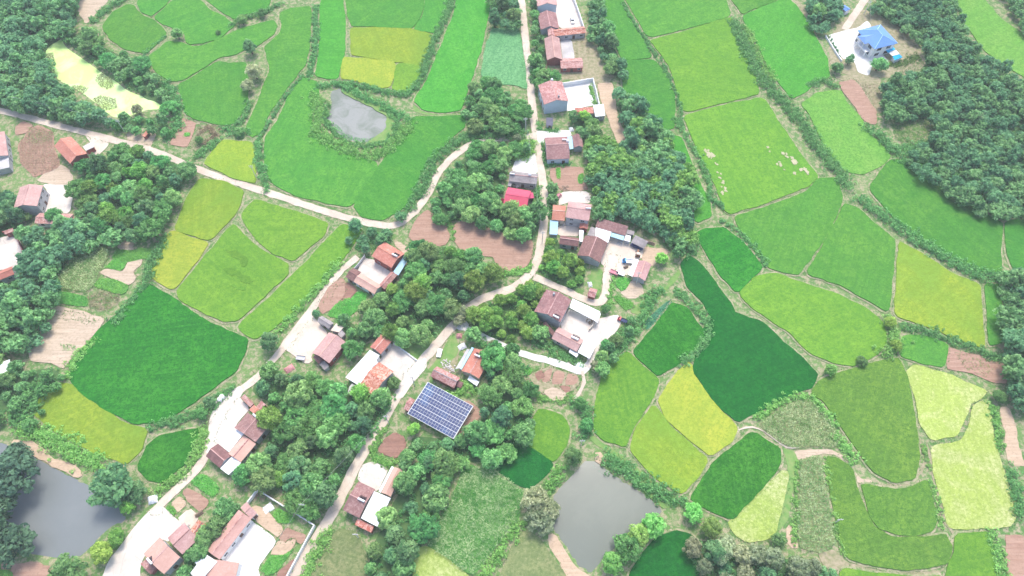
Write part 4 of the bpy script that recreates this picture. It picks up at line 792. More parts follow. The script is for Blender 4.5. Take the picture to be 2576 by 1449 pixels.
# ---------------------------------------------------------------- compound walls
def wallrun(t, s, h, th, label, mat='w_white', cope='w_white'):
    P = T(t, W(s), h)[:, :2]; c = P.mean(0); root = tag(empty('garden_wall', (*c, 0)), label, 'wall'); Q = P - c
    for k, nm in enumerate(('wall', 'coping')):
        mb = MB(); z0, z1, w = ((-.15, h, th), (h + .003, h + .1, th + .12))[k]
        for a, b_ in zip(Q[:-1], Q[1:]):
            d = (b_ - a) / np.linalg.norm(b_ - a); n = np.array([-d[1], d[0]]) * w / 2; e = d * w / 2 * .98
            if k == 0: AVOID.append(np.array([a + c - n * 4, b_ + c - n * 4, b_ + c + n * 4, a + c + n * 4]))
            mb.prism([tuple(a - e - n), tuple(b_ + e - n), tuple(b_ + e + n), tuple(a - e + n)], z0, z1 + .002 * len(mb.v) / 8)
        mb.build(nm, M[mat if k == 0 else cope], root)
    for p in resample(Q, 3.6, False): MB().box(p[0] - th * .8, p[0] + th * .8, p[1] - th * .8, p[1] + th * .8, -.1, h + .22).build('pier', M[mat], root)
wallrun('b', '965,560 1300,505 1698,438 1780,740 1850,1060', 2.2, .3, 'white wall around the yard of the mottled roof house')
wallrun('a', '1130,-300 1260,0 1380,340 1485,665', 2.2, .3, 'white wall along the yard with the parked car')
wallrun('n', '945,295 1125,65 1500,300 2035,635 1860,960 1580,1480', 1.9, .25, 'white wall around the garden of the very long hall')
wallrun('h', '560,450 430,630 330,740', 1.8, .22, 'grey wall at the orange farmhouse gate', 'w_grey', 'w_grey')
wallrun('q', '85,645 180,800 280,960 370,1090', .9, .3, 'low white parapet of the villa terrace')
wallrun('D', '20,300 90,285 140,380 190,500', 1.8, .25, 'brick wall beside the left edge yard', 'w_brick', 'r_red')
wallrun('j', '1110,310 1350,480 1560,640', .7, .3, 'low pale kerb wall of the white yard')
wallrun('p', '880,800 890,860 875,910', .8, .4, 'rubble stone wall beside the left yard', 'concrete_grey', 'concrete_grey')
wallrun('g', '1180,625 1150,700 1100,760', 1.4, .25, 'broken pale wall at the canopy yard gate', 'w_cream', 'w_cream')

# ---------------------------------------------------------------- solar array
ctr, rz, L, Wd = rect3('k', (743, 1390), (106, 1040), (388, 608), 3.8)
L = (np.linalg.norm(T('k', [(388, 608), (1003, 938)], 3.8)[0] - T('k', [(388, 608), (1003, 938)], 3.8)[1]) + L) / 2
sa = tag(empty('solar_array', (*ctr, 0), rz), 'blue solar panel array on white frame beside the road', 'solar array')
tilt = .035
def sz(y): return 3.8 + y * tilt
m, nt, b = new_mat('solar_cell'); r_ = nt.nodes.new('ShaderNodeObjectInfo').outputs['Random']; P_ = pos(nt); f_ = noise(nt, P_, .12, 2, .5)
nt.links.new(mix(nt, nd_mul(nt, ramp(nt, r_, .1, .95), .6), mix(nt, ramp(nt, f_, .5, .68), (.02, .04, .135), (.055, .15, .33)), (.045, .065, .145)), b.inputs['Base Color']); b.inputs['Roughness'].default_value = .35; b.inputs['Specular IOR Level'].default_value = .25  # brighter blue patches and panel variety: sky reflection painted into the cell colour
CELL = m; M['solar_frame'] = simple('solar_frame', (.66, .68, .7), .4, .03, 1)
nc, nr = 16, 6; pw, ph = L / nc, Wd / nr
def panel_mesh():
    q = MB(); q.box(-pw / 2 + .03, pw / 2 - .03, -ph / 2 + .05, ph / 2 - .05, -.04, 0)
    n = len(q.f); 
    for y0, y1 in ((-ph / 2 + .1, -.03), (.03, ph / 2 - .1)): q.box(-pw / 2 + .06, pw / 2 - .06, y0, y1, -.01, .012)
    me = mesh('solar_panel', q.v, q.f); me.materials.append(M['solar_frame']); me.materials.append(CELL)
    for i, p in enumerate(me.polygons): p.material_index = 1 if i >= n else 0
    return me
pmsh = panel_mesh()
for i in range(nc):
    for j in range(nr):
        o = link('solar_panel', pmsh, sa); y = -Wd / 2 + (j + .5) * ph; o.location = (-L / 2 + (i + .5) * pw, y, sz(y)); o.rotation_euler = (tilt + random.uniform(-.012, .012), random.uniform(-.012, .012), 0)
for j in range(nr + 1):
    y = -Wd / 2 + j * ph; MB().box(-L / 2 - .1, L / 2 + .1, y - .06, y + .06, sz(y) - .2, sz(y) - .06).build('rail', M['solar_frame'], sa)
for x in np.linspace(-L / 2 + .3, L / 2 - .3, 6):
    for y in (-Wd / 2 + .4, 0, Wd / 2 - .4): MB().box(x - .06, x + .06, y - .06, y + .06, -.15, sz(y) - .19).build('leg', M['post'], sa)
for nm, a in (('edge_beam', -L / 2 - .12), ('edge_beam', L / 2 + .12)):
    MB().loft([[(a - .1, y, sz(y) - .22), (a + .1, y, sz(y) - .22), (a + .1, y, sz(y) + .02), (a - .1, y, sz(y) + .02)] for y in (-Wd / 2, Wd / 2)]).build(nm, M['solar_frame'], sa)
AVOID.append(T('k', [(388, 608), (1003, 938), (743, 1390), (106, 1040)], 3.8)[:, :2])

# ---------------------------------------------------------------- roof solar water heaters
M['tank'] = simple('tank_steel', (.85, .86, .87), .3, .04, 2); M['collector'] = simple('collector_tubes', (.02, .025, .035), .2, .05, 2)
def heater(t, x, y, z, deg, label, s=1.0):
    p = G(*disp(t, x, y), z); r = tag(empty('solar_water_heater', p, R(deg)), label, 'water heater'); r.scale = (s,) * 3
    MB().tube((-1.0, .55, .75), (1.0, .55, .75), .3, .3, 12).build('tank', M['tank'], r)
    q = MB()
    for i in range(9): xx = -.9 + i * .225; q.tube((xx, .45, .65), (xx, -.9, -.25), .075, .075, 6)
    q.build('collector', M['collector'], r)
    for xx in (-.95, .95): MB().tube((xx, .55, .75), (xx, .6, -.9), .05, .05, 5).tube((xx, -.9, -.25), (xx, -.9, -.9), .05, .05, 5).build('stand', M['post'], r)
heater('h', 1245, 445, 6.0, 150, 'solar water heater on the orange farmhouse roof', 1.2)
heater('g', 560, 555, 6.9, 150, 'solar water heater on the tall plum roof', 1.2)
heater('g', 870, 905, 4.1, 152, 'solar water heater on the pink and brown row', 1.4)
heater('k', 1090, 230, 4.7, 155, 'solar water heater on the bright orange roof', 1.1)
heater('l', 905, 475, 4.9, 140, 'solar water heater on the plum tiled house by the wood', 1.1)
heater('m', 370, 1205, 5.2, 140, 'solar water heater on the peach roofed house', 1.2)
heater('o', 440, 790, 5.5, 155, 'solar water heater on the roadside plum roof', 1.2)
heater('d', 2355, 905, 7.2, 175, 'solar water heater on the two storey pink house', 1.1)
heater('d', 525, 80, 4.6, 170, 'solar water heater on the dark grey roof', 1.1)
heater('c', 1785, 480, 5.0, 175, 'solar water heater on the junction house roof', 1.1)
def roundtank(t, x, y, z, r, label):
    p = G(*disp(t, x, y), z); k = tag(empty('water_tank', p), label, 'water tank')
    q = MB(); q.loft([[(rr * r * math.cos(a), rr * r * math.sin(a), zz * r) for a in np.linspace(0, 2 * math.pi, 15)[:-1]] for rr, zz in ((.95, -.6), (1, -.2), (1, 1.0), (.8, 1.5), (.3, 1.75))]).build('tank_body', M['tank'], k)
    MB().tube((0, 0, 1.7 * r), (0, 0, 1.9 * r), .28 * r, .28 * r, 10).build('cap', M['post'], k)
roundtank('l', 385, 208, 0, 1.0, 'round white tank further from the dark bush at the lane')
roundtank('l', 352, 245, 0, .95, 'round white tank nearer the dark bush at the lane')
roundtank('c', 1860, 525, 5.6, .6, 'round steel tank on the junction house ridge')
roundtank('d', 945, 110, 4.9, .65, 'round steel tank on the dark grey roof')
roundtank('b', 705, 490, 7.6, .6, 'round tank on the ridge of the mottled house in the white yard')

# ---------------------------------------------------------------- vehicles
M['car_white'] = simple('car_paint_white', (.78, .8, .82), .25, .03, 1, spec=.5); M['car_blue'] = simple('truck_paint_blue', (.03, .3, .68), .35, .05, 1, spec=.5)
M['car_red'] = simple('trike_paint_red', (.6, .06, .06), .4, .05, 1, spec=.5); M['car_brown'] = simple('tractor_paint', (.42, .2, .11), .6, .15, 2)
M['car_pink'] = simple('faded_red_paint', (.6, .22, .27), .6, .1, 2); M['tyre'] = simple('tyre', (.02, .02, .02), .9, .1, 2); M['lamp'] = simple('lamp_glass', (.75, .75, .7), .15, .02, 1); M['navy'] = simple('navy_cover', (.05, .07, .17), .7, .1, 2)
def wheel(root, x, y, r, w):
    o = MB().tube((x, y - w / 2, r), (x, y + w / 2, r), r, r, 14).build('wheel', M['tyre'], root)
    MB().tube((x, y - w / 2 - .01, r), (x, y + w / 2 + .01, r), r * .55, r * .55, 10).build('rim', M['post'], o)
def vroot(name, t, x, y, x2, y2, label, cat, z=.05):
    """stands midway between two photo points, facing the first"""
    a, b_ = G(*disp(t, x, y), z), G(*disp(t, x2, y2), z); d = a - b_; return tag(empty(name, (*((a + b_) / 2)[:2], z + .06), math.atan2(d[1], d[0])), label, cat)
def car(t, x, y, x2, y2, label, mat):
    r = vroot('parked_car', t, x, y, x2, y2, label, 'car')
    prof = [(-2.2, .35, .62, .82), (-2.15, .35, .9, .84), (-1.5, .3, .98, .88), (-.2, .28, .95, .9), (1.0, .28, .92, .9), (1.9, .3, .78, .84), (2.2, .35, .6, .76)]
    MB().loft([[(x_, -w_, z0), (x_, w_, z0), (x_, w_ + .02, (z0 + z1) / 2), (x_, w_ - .06, z1), (x_, -w_ + .06, z1), (x_, -w_ - .02, (z0 + z1) / 2)] for x_, z0, z1, w_ in prof]).build('body', M[mat], r)
    cab = [(-1.75, .97, .78), (-1.2, 1.38, .66), (-.2, 1.46, .64), (.35, 1.4, .66), (1.05, .95, .78)]
    MB().loft([[(x_, -.8, .9), (x_, .8, .9), (x_, w_, z1), (x_, -w_, z1)] for x_, z1, w_ in cab]).build('window', M['glass'], r)
    MB().loft([[(x_, -.62, 1.36 + dz), (x_, .62, 1.36 + dz), (x_, .58, 1.5), (x_, -.58, 1.5)] for x_, dz in ((-1.2, 0), (-.3, .05), (.35, .03))]).build('roof', M[mat], r)
    for x_ in (-1.35, 1.35):
        for y_ in (-.78, .78): wheel(r, x_, y_, .32, .2)
    for y_ in (-.6, .6): MB().box(2.1, 2.2, y_ - .17, y_ + .17, .58, .72).build('headlight', M['lamp'], r)
    return r
car('a', 1225, 610, 1170, 430, 'white car parked in the yard below the blue gable house', 'car_white')
car('d', 1570, 700, 1650, 620, 'pale car with brown trim parked beside the sandy yard', 'car_pink')
def truck(t, x, y, x2, y2, label, mat, bed, s=1.0):
    r = vroot('farm_truck', t, x, y, x2, y2, label, 'truck'); r.scale = (s,) * 3
    MB().loft([[(x_, -.85, .45), (x_, .85, .45), (x_, .8, z1), (x_, -.8, z1)] for x_, z1 in ((.9, 1.9), (1.5, 1.95), (2.1, 1.35), (2.4, 1.0))]).build('cab', M[mat], r)
    MB().loft([[(x_, -.78, 1.2), (x_, .78, 1.2), (x_, .74, z1), (x_, -.74, z1)] for x_, z1 in ((1.62, 1.86), (2.14, 1.38))]).build('windscreen', M['glass'], r)
    b1 = MB().box(-2.4, .8, -.95, .95, .7, .8).build('bed', M[bed], r)
    for y_ in (-.95, .9): MB().box(-2.4, .8, y_, y_ + .05, .8, 1.25).build('side_board', M[bed], b1)
    for x_ in (-2.4, .75): MB().box(x_, x_ + .05, -.9, .9, .8, 1.25).build('end_board', M[bed], b1)
    MB().box(-2.3, 2.2, -.4, .4, .5, .69).build('chassis', M['tyre'], r)
    for x_ in (-1.6, 1.6):
        for y_ in (-.8, .8): wheel(r, x_, y_, .38, .24)
    for y_ in (-.55, .55): MB().box(2.38, 2.46, y_ - .14, y_ + .14, .65, .82).build('headlight', M['lamp'], r)
truck('f', 1420, 880, 1660, 900, 'blue truck with white bed parked in the machinery yard', 'car_blue', 'car_white')
truck('g', 1590, 610, 1690, 650, 'red three tone farm truck on the apron beside the bushes', 'car_red', 'navy', .8)
def tractor(t, x, y, x2, y2, label):
    r = vroot('tractor', t, x, y, x2, y2, label, 'tractor')
    MB().loft([[(x_, -w_, .7), (x_, w_, .7), (x_, w_ * .8, z1), (x_, -w_ * .8, z1)] for x_, z1, w_ in ((-.3, 1.2, .4), (.4, 1.35, .38), (1.7, 1.25, .34), (1.9, 1.1, .3))]).build('bonnet', M['car_brown'], r)
    MB().box(-1.3, -.2, -.75, .75, 2.2, 2.32).build('canopy', M['concrete_tan'], r)
    for x_ in (-1.2, -.3):
        for y_ in (-.65, .65): MB().box(x_ - .04, x_ + .04, y_ - .04, y_ + .04, .9, 2.2).build('post', M['car_brown'], r)
    MB().box(-1.0, -.5, -.25, .25, .8, 1.1).build('seat', M['tyre'], r); MB().box(-1.35, -.2, -.5, .5, .6, .85).build('floor_plate', M['car_brown'], r)
    for y_ in (-.75, .75): wheel(r, -.85, y_, .7, .35); wheel(r, 1.35, y_, .4, .22)
tractor('f', 1800, 620, 1790, 760, 'brown tractor with pale canopy beside the pink cottage canopy')
def trailer(t, x, y, x2, y2, label, mat):
    r = vroot('farm_trailer', t, x, y, x2, y2, label, 'trailer')
    MB().box(-1.7, 1.7, -.85, .85, .6, .7).build('bed', M[mat], r)
    for y_ in (-.85, .8): MB().box(-1.7, 1.7, y_, y_ + .05, .7, 1.05).build('side_board', M[mat], r)
    MB().tube((1.7, 0, .6), (2.9, 0, .45), .06, .05, 6).build('drawbar', M['post'], r)
    for y_ in (-.95, .95): wheel(r, -.2, y_, .36, .2)
trailer('f', 1080, 1150, 1230, 1210, 'faded red trailer at the mouth of the machinery yard', 'car_pink')
trailer('f', 1270, 1180, 1390, 1225, 'white trailer behind the faded red one', 'car_white')
trailer('f', 1660, 440, 1740, 480, 'dark trailer in front of the grey machinery shed', 'navy')
trailer('i', 540, 1040, 450, 1030, 'grey cart at the lower corner of the threshing yard', 'post')
trailer('k', 560, 180, 545, 240, 'narrow white cart on the roadside lawn', 'car_white')

# ---------------------------------------------------------------- utility poles and wires
def pole(t, x, y, label, hgt=8.0, bar=0.0):
    p = G(*disp(t, x, y), 0); r = tag(empty('utility_pole', p, R(bar)), label, 'utility pole')
    MB().tube((0, 0, -.3), (0, 0, hgt), .17, .11, 10).build('pole', M['pole'], r)
    for z in (hgt - .4, hgt - 1.2):
        o = MB().box(-.9, .9, -.06, .06, z - .06, z + .06).build('crossarm', M['post'], r)
        for x_ in (-.8, 0.25, .8): MB().tube((x_, 0, z + .06), (x_, 0, z + .25), .06, .04, 6).build('insulator', M['tank'], o)
    return np.array([p[0], p[1], hgt])
K = {}
K['a'] = pole('A', 180, 830, 'utility pole beside the left road at the wood edge')
K['b'] = pole('A', 945, 1000, 'utility pole at the red brick store')
K['c'] = pole('A', 1935, 1340, 'utility pole in the small yellow field edge')
K['d'] = pole('B', 1388, 985, 'utility pole on the corner of the road junction')
K['e'] = pole('E', 1515, 385, 'utility pole beside the ploughed brown field')
K['f'] = pole('j', 1530, 1160, 'utility pole at the mouth of the white yard')
K['g'] = pole('H', 360, 300, 'utility pole beside the solar array')
K['h'] = pole('G', 2320, 950, 'utility pole at the walled garden corner')
K['i'] = pole('q', 770, 255, 'utility pole above the villa roof')
K['j'] = pole('H', 1808, 465, 'utility pole at the top of the grey green pond', 6)
K['k'] = pole('I', 1150, 1045, 'slim pole on the bank of the outer horseshoe paddy', 5)
K['l'] = pole('H', 130, 1160, 'leaning pole below the roadside plum house', 6)
K['m'] = pole('f', 1760, 1440, 'utility pole below the pink cottage')
def wire(p, q, label):
    mb = MB(); p, q = np.array(p), np.array(q); n = 14; pts = []
    for i in range(n + 1): s = i / n; v = p * (1 - s) + q * s; v[2] -= 2.4 * s * (1 - s); pts.append(v)
    for a, b_ in zip(pts[:-1], pts[1:]): mb.tube(a, b_, .03, .03, 5)
    tag(mb.build('power_line', M['wire'], None), label, 'power line')
wire(K['h'], K['g'], 'cable from the walled garden pole to the solar array pole')
wire(K['h'], G(*disp('n', 1320, 1060), 1.0), 'service cable dropping into the walled garden')
wire(K['g'], K['f'], 'cable from the solar array pole to the white yard pole')
wire(K['d'], K['e'], 'cable along the main road to the ploughed field')
wire(K['a'], K['b'], 'cable from the wood edge pole to the brick store')
wire(K['i'], G(*disp('q', 905, 415), 6.6), 'service cable dropping to the villa roof')
# ---------------------------------------------------------------- yard clutter
M['stone'] = simple('pale_stone', (.66, .63, .6), .9, .2, 2); M['tarp'] = simple('white_tarp', (.82, .82, .84), .7, .08, 1); M['wood'] = simple('firewood', (.36, .27, .19), .95, .2, 3); M['tarp_red'] = simple('red_tarp', (.62, .3, .3), .8, .15, 1)
def heap(t, x, y, r, mat, label, n=40, name='rubble_heap'):
    p = G(*disp(t, x, y), 0); mb = MB()
    for i in range(n):
        a = random.uniform(0, 6.28); d = r * math.sqrt(random.random()); s = random.uniform(.1, .32); z = max(0, .55 * (1 - d / r)) * random.uniform(.3, 1.0); x_, y_ = d * math.cos(a), d * math.sin(a)
        c, s_ = math.cos(a * 3), math.sin(a * 3); k = len(mb.v); mb.box(-s, s, -s * .7, s * .7, z - .1, z + s * .9)
        for j in range(k, k + 8): vx, vy, vz = mb.v[j]; mb.v[j] = (vx * c - vy * s_ + x_, vx * s_ + vy * c + y_, vz + random.uniform(-.05, .05))
    root = tag(empty(name, p), label, name.split('_')[-1]); mb.build('pieces', M[mat], root)['kind'] = 'stuff'
def tarp(t, x, y, w, d, deg, mat, label, h=.9):
    p = G(*disp(t, x, y), 0); V = []; F = []; n = 7
    for i in range(n + 1):
        for j in range(n + 1):
            u, v = i / n * 2 - 1, j / n * 2 - 1; V.append((u * w / 2 + random.uniform(-.1, .1), v * d / 2 + random.uniform(-.1, .1), h * (1 - max(abs(u), abs(v)) ** 2) + random.uniform(-.08, .12)))
    for i in range(n):
        for j in range(n): a = i * (n + 1) + j; F.append((a, a + n + 1, a + n + 2, a + 1))
    root = tag(empty('covered_pile', p, R(deg)), label, 'pile'); link('tarpaulin', mesh('tarpaulin', V, F), root, M[mat])
def woodpile(t, x, y, L, deg, label):
    p = G(*disp(t, x, y), 0); root = tag(empty('woodpile', p, R(deg)), label, 'woodpile'); mb = MB()
    for k in range(5):
        for j in range(6 - k): yy = (j - (5 - k) / 2) * .26; mb.tube((-L / 2 + random.uniform(-.2, .2), yy, .13 + k * .22), (L / 2 + random.uniform(-.2, .2), yy, .13 + k * .22), .12, .11, 6)
    mb.build('logs', M['wood'], root)
heap('p', 950, 1170, 2.2, 'stone', 'white rubble heap beside the left red range', 70); heap('p', 900, 870, 1.2, 'stone', 'stone heap on the edge of the left yard')
heap('l', 275, 310, 1.6, 'stone', 'stone heap below the dark lane bush'); heap('j', 400, 1240, 1.4, 'stone', 'rubble below the long white roof', 30); heap('g', 1120, 650, 1.8, 'wood', 'timber scraps at the canopy yard gate', 34, 'timber_heap')
heap('m', 910, 690, .8, 'stone', 'pots on the small terrace', 10, 'pot_cluster'); heap('d', 2380, 690, 2.0, 'stone', 'junk heap right of the sandy yard', 50); heap('d', 1800, 430, 1.8, 'wood', 'brushwood at the top of the sandy yard', 40, 'brushwood_heap')
heap('n', 1180, 160, 2.0, 'wood', 'timber scraps in the walled garden corner', 40, 'timber_heap'); heap('e', 1740, 790, 1.5, 'post', 'machine parts below the pale blue porch', 24, 'parts_heap'); heap('e', 400, 370, 1.4, 'stone', 'junk below the orange tiled house', 26)
heap('j', 1190, 300, 1.4, 'stone', 'stones at the corner of the white yard', 36); heap('k', 640, 350, 1.8, 'stone', 'scattered stones above the red and grey shed', 34); heap('k', 720, 420, 1.6, 'stone', 'scattered stones beside the grey porch slab', 28)
tarp('k', 865, 110, 3.0, 2.4, 30, 'tarp', 'white covered pile above the grey porch slab'); tarp('i', 250, 1240, 3.6, 2.6, 40, 'tarp_red', 'pink covered pile below the threshing yard'); tarp('m', 375, 295, 3.0, 3.0, 20, 'tarp', 'grey white tent beside the pond lane', 1.4)
tarp('n', 1300, 370, 3.4, 2.8, 40, 'tarp', 'white slab pile in the walled garden', .5); tarp('g', 930, 1355, 3.0, 2.6, 30, 'tarp', 'white sheet beside the white path', .6); tarp('E', 890, 1085, 2.2, 2.2, 0, 'tarp_red', 'pink flowering bush cover beside the round tree', 1.0)
tarp('e', 2210, 930, 2.4, 1.6, -30, 'navy', 'blue covered pile in front of the grey machinery shed', .9); tarp('e', 560, 340, 3.2, 1.4, -8, 'post', 'grey awning stack below the two storey pink house', 1.4); tarp('g', 1110, 30, 1.6, 2.4, 10, 'tarp', 'white frames beside the little red tiled shed', .8)
tarp('d', 670, 365, 2.2, 1.8, 5, 'tarp', 'white awning in front of the dark grey house', 1.8); tarp('b', 1690, 1320, 2.0, 1.4, 0, 'tarp', 'white sheet beside the flat white hut', .8); tarp('c', 1950, 230, 2.0, 2.6, 10, 'tarp', 'white sheet stack above the plum annex', 1.0)
woodpile('e', 2430, 800, 4.0, -25, 'log pile behind the grey machinery shed'); woodpile('k', 1000, 1010, 2.0, 60, 'log pile beside the solar array'); woodpile('m', 1080, 510, 2.4, 40, 'log pile at the corner of the rusty cottage'); woodpile('f', 1480, 1020, 1.6, 30, 'short logs below the blue truck')
# ---------------------------------------------------------------- foliage
def leaf_quads(C, N, size, aspect=.62):
    """leaf-sized quads at centres C (n,3) facing normals N"""
    n = len(C); N = N / (np.linalg.norm(N, axis=1)[:, None] + 1e-9)
    a = rng.normal(size=(n, 3)); a -= N * np.sum(a * N, 1)[:, None]; a /= np.linalg.norm(a, axis=1)[:, None] + 1e-9; b_ = np.cross(N, a)
    s = (size if np.ndim(size) else np.full(n, size))[:, None]
    a = a * s; b_ = b_ * s * aspect
    return np.stack([C - a, C - b_ * .9, C + a, C + b_ * .9], 1)
def sph(n):
    v = rng.normal(size=(n, 3)); return v / np.linalg.norm(v, axis=1)[:, None]
def crown(kind, n_lobe, n_leaf, leaf):
    """crown of radius about 4 and height about 6, base at z=2.2; returns quads and tones"""
    Q, Tn = [], []
    for i in range(n_lobe):
        d = sph(1)[0]; d[2] = abs(d[2]) * 1.25 - .4; rr = random.uniform(.45, 1.0) ** .6
        if kind == 'tall': c = np.array([d[0] * 2.3 * rr, d[1] * 2.3 * rr, 5.2 + d[2] * 3.6 * rr]); lr = random.uniform(.5, .95)
        elif kind == 'spread': c = np.array([d[0] * 3.4 * rr, d[1] * 3.4 * rr, 4.6 + d[2] * 1.9 * rr]); lr = random.uniform(.55, 1.0)
        elif kind == 'bamboo': c = np.array([d[0] * 2.9 * rr, d[1] * 2.9 * rr, 5.0 + d[2] * 2.8 * rr]); lr = random.uniform(.45, .85)
        else: c = np.array([d[0] * 2.8 * rr, d[1] * 2.8 * rr, 4.8 + d[2] * 2.5 * rr]); lr = random.uniform(.5, 1.05)
        u = sph(n_leaf); u[:, 2] = np.abs(u[:, 2]) * np.where(rng.random(n_leaf) < .22, -1, 1)
        pts = c + u * lr * np.array([1, 1, .75]) * rng.uniform(.72, 1.1, n_leaf)[:, None]
        nrm = u + rng.normal(size=u.shape) * .4 + np.array([0, 0, .5])
        if kind == 'bamboo': nrm = rng.normal(size=u.shape) * .8 + np.array([0, 0, .5])
        Q.append(leaf_quads(pts, nrm, rng.uniform(.65, 1.3, n_leaf) * leaf * (.9 if kind == 'bamboo' else 1), .38 if kind == 'bamboo' else .66))
        Tn.append(np.clip(random.uniform(.1, .85) + rng.normal(size=n_leaf) * .2, 0, 1))
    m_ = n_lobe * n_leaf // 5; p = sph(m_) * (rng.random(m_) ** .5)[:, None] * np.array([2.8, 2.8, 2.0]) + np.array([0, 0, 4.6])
    Q.append(leaf_quads(p, rng.normal(size=(m_, 3)) + np.array([0, 0, .6]), leaf * 1.4)); Tn.append(rng.uniform(.05, .5, m_))  # inner fill leaves toned darker: the core's shade is put into leaf colour
    Qc = np.concatenate(Q); Qc[:, :, 2] -= 1.25; return Qc, np.concatenate(Tn)
def trunk(kind):
    mb = MB(); top = 4.2
    if kind == 'bamboo':
        for i in range(9): a = random.uniform(0, 6.3); r0 = random.uniform(.1, .9); mb.tube((r0 * math.cos(a), r0 * math.sin(a), -.2), (2.2 * r0 * math.cos(a), 2.2 * r0 * math.sin(a), 5.8), .07, .04, 5)
    else:
        mb.tube((0, 0, -.2), (.1, .05, 1.6), .3, .21, 8).tube((.1, .05, 1.55), (.15, -.1, top), .21, .09, 7)
        for i in range(5): a = i * 1.3 + random.uniform(-.3, .3); z0 = 1.2 + .35 * i; mb.tube((.1, 0, z0), (2.0 * math.cos(a), 2.0 * math.sin(a), z0 + 2.0), .11, .04, 5)
    return mesh('trunk', mb.v, mb.f)
CR = {}
def template(kind, matname, var):
    key = (kind, matname, var)
    if key not in CR:
        gk = (kind, var)
        if gk not in CR:
            CR[gk] = crown(kind, *{'round': (46, 38, .32), 'tall': (40, 38, .3), 'spread': (48, 38, .32), 'bamboo': (54, 34, .4)}[kind])
            CR[gk + ('t',)] = trunk(kind); CR[gk + ('t',)].materials.append(M['bark'])
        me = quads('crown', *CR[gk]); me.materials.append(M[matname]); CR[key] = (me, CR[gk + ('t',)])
    return CR[key]
NT = [0]
def tree(x, y, r, kind, matname, label, group, name='tree', hs=1.0, z=0.0, cat='tree'):
    me, tk = template(kind, matname, random.randrange(4)); s = r / 4.0
    root = tag(empty(name, (x, y, z), random.uniform(0, 6.28)), label, cat, group); root.scale = (s, s * random.uniform(.88, 1.12), s * hs * random.uniform(.85, 1.15))
    link('trunk', tk, root); link('crown', me, root); NT[0] += 1; return root
def clear(x, y, m):
    for P in AVOID_BB:
        if P[1][0] - m < x < P[1][1] + m and P[1][2] - m < y < P[1][3] + m and float(sdist(P[0], np.array(x), np.array(y))) < m: return False
    return True
AVOID_BB = [(P, (P[:, 0].min(), P[:, 0].max(), P[:, 1].min(), P[:, 1].max())) for P in [np.asarray(p)[:, :2] for p in AVOID]]
def scatter(t, s, spacing, z=4.0, margin=1.2):
    P = T(t, W(s), z)[:, :2]; x0, x1, y0, y1 = P[:, 0].min(), P[:, 0].max(), P[:, 1].min(), P[:, 1].max(); out = []
    for _ in range(int((x1 - x0) * (y1 - y0) / spacing ** 2 * 14) + 30):
        x, y = random.uniform(x0, x1), random.uniform(y0, y1)
        if not bool(inside(P, np.array(x), np.array(y))): continue
        if any((x - a) ** 2 + (y - b_) ** 2 < spacing ** 2 for a, b_ in out): continue
        if clear(x, y, margin): out.append((x, y))
    return out
def scatter_fast(t, s, area):
    P = T(t, W(s), 2.0)[:, :2]; x0, x1, y0, y1 = P[:, 0].min(), P[:, 0].max(), P[:, 1].min(), P[:, 1].max(); n = int((x1 - x0) * (y1 - y0) / area); X = rng.uniform((x0, y0), (x1, y1), (n, 2)); ok = inside(P, X[:, 0], X[:, 1])
    for A, bb in AVOID_BB:
        k = ok & (X[:, 0] > bb[0] - .8) & (X[:, 0] < bb[1] + .8) & (X[:, 1] > bb[2] - .8) & (X[:, 1] < bb[3] + .8)
        if k.any(): ok[np.where(k)[0][sdist(A, X[k, 0], X[k, 1]) < .6]] = False
    return X[ok]
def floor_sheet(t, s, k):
    P = T(t, W(s), 1.5)[:, :2]; c = P.mean(0); P = rough(resample(chaikin(c + (P - c) * .96, 1), 2.5), .5); struct(slab('woodland_floor', P, -.3, -.02 + .0011 * k, M['floor_wood']), 'dark shaded woodland floor')
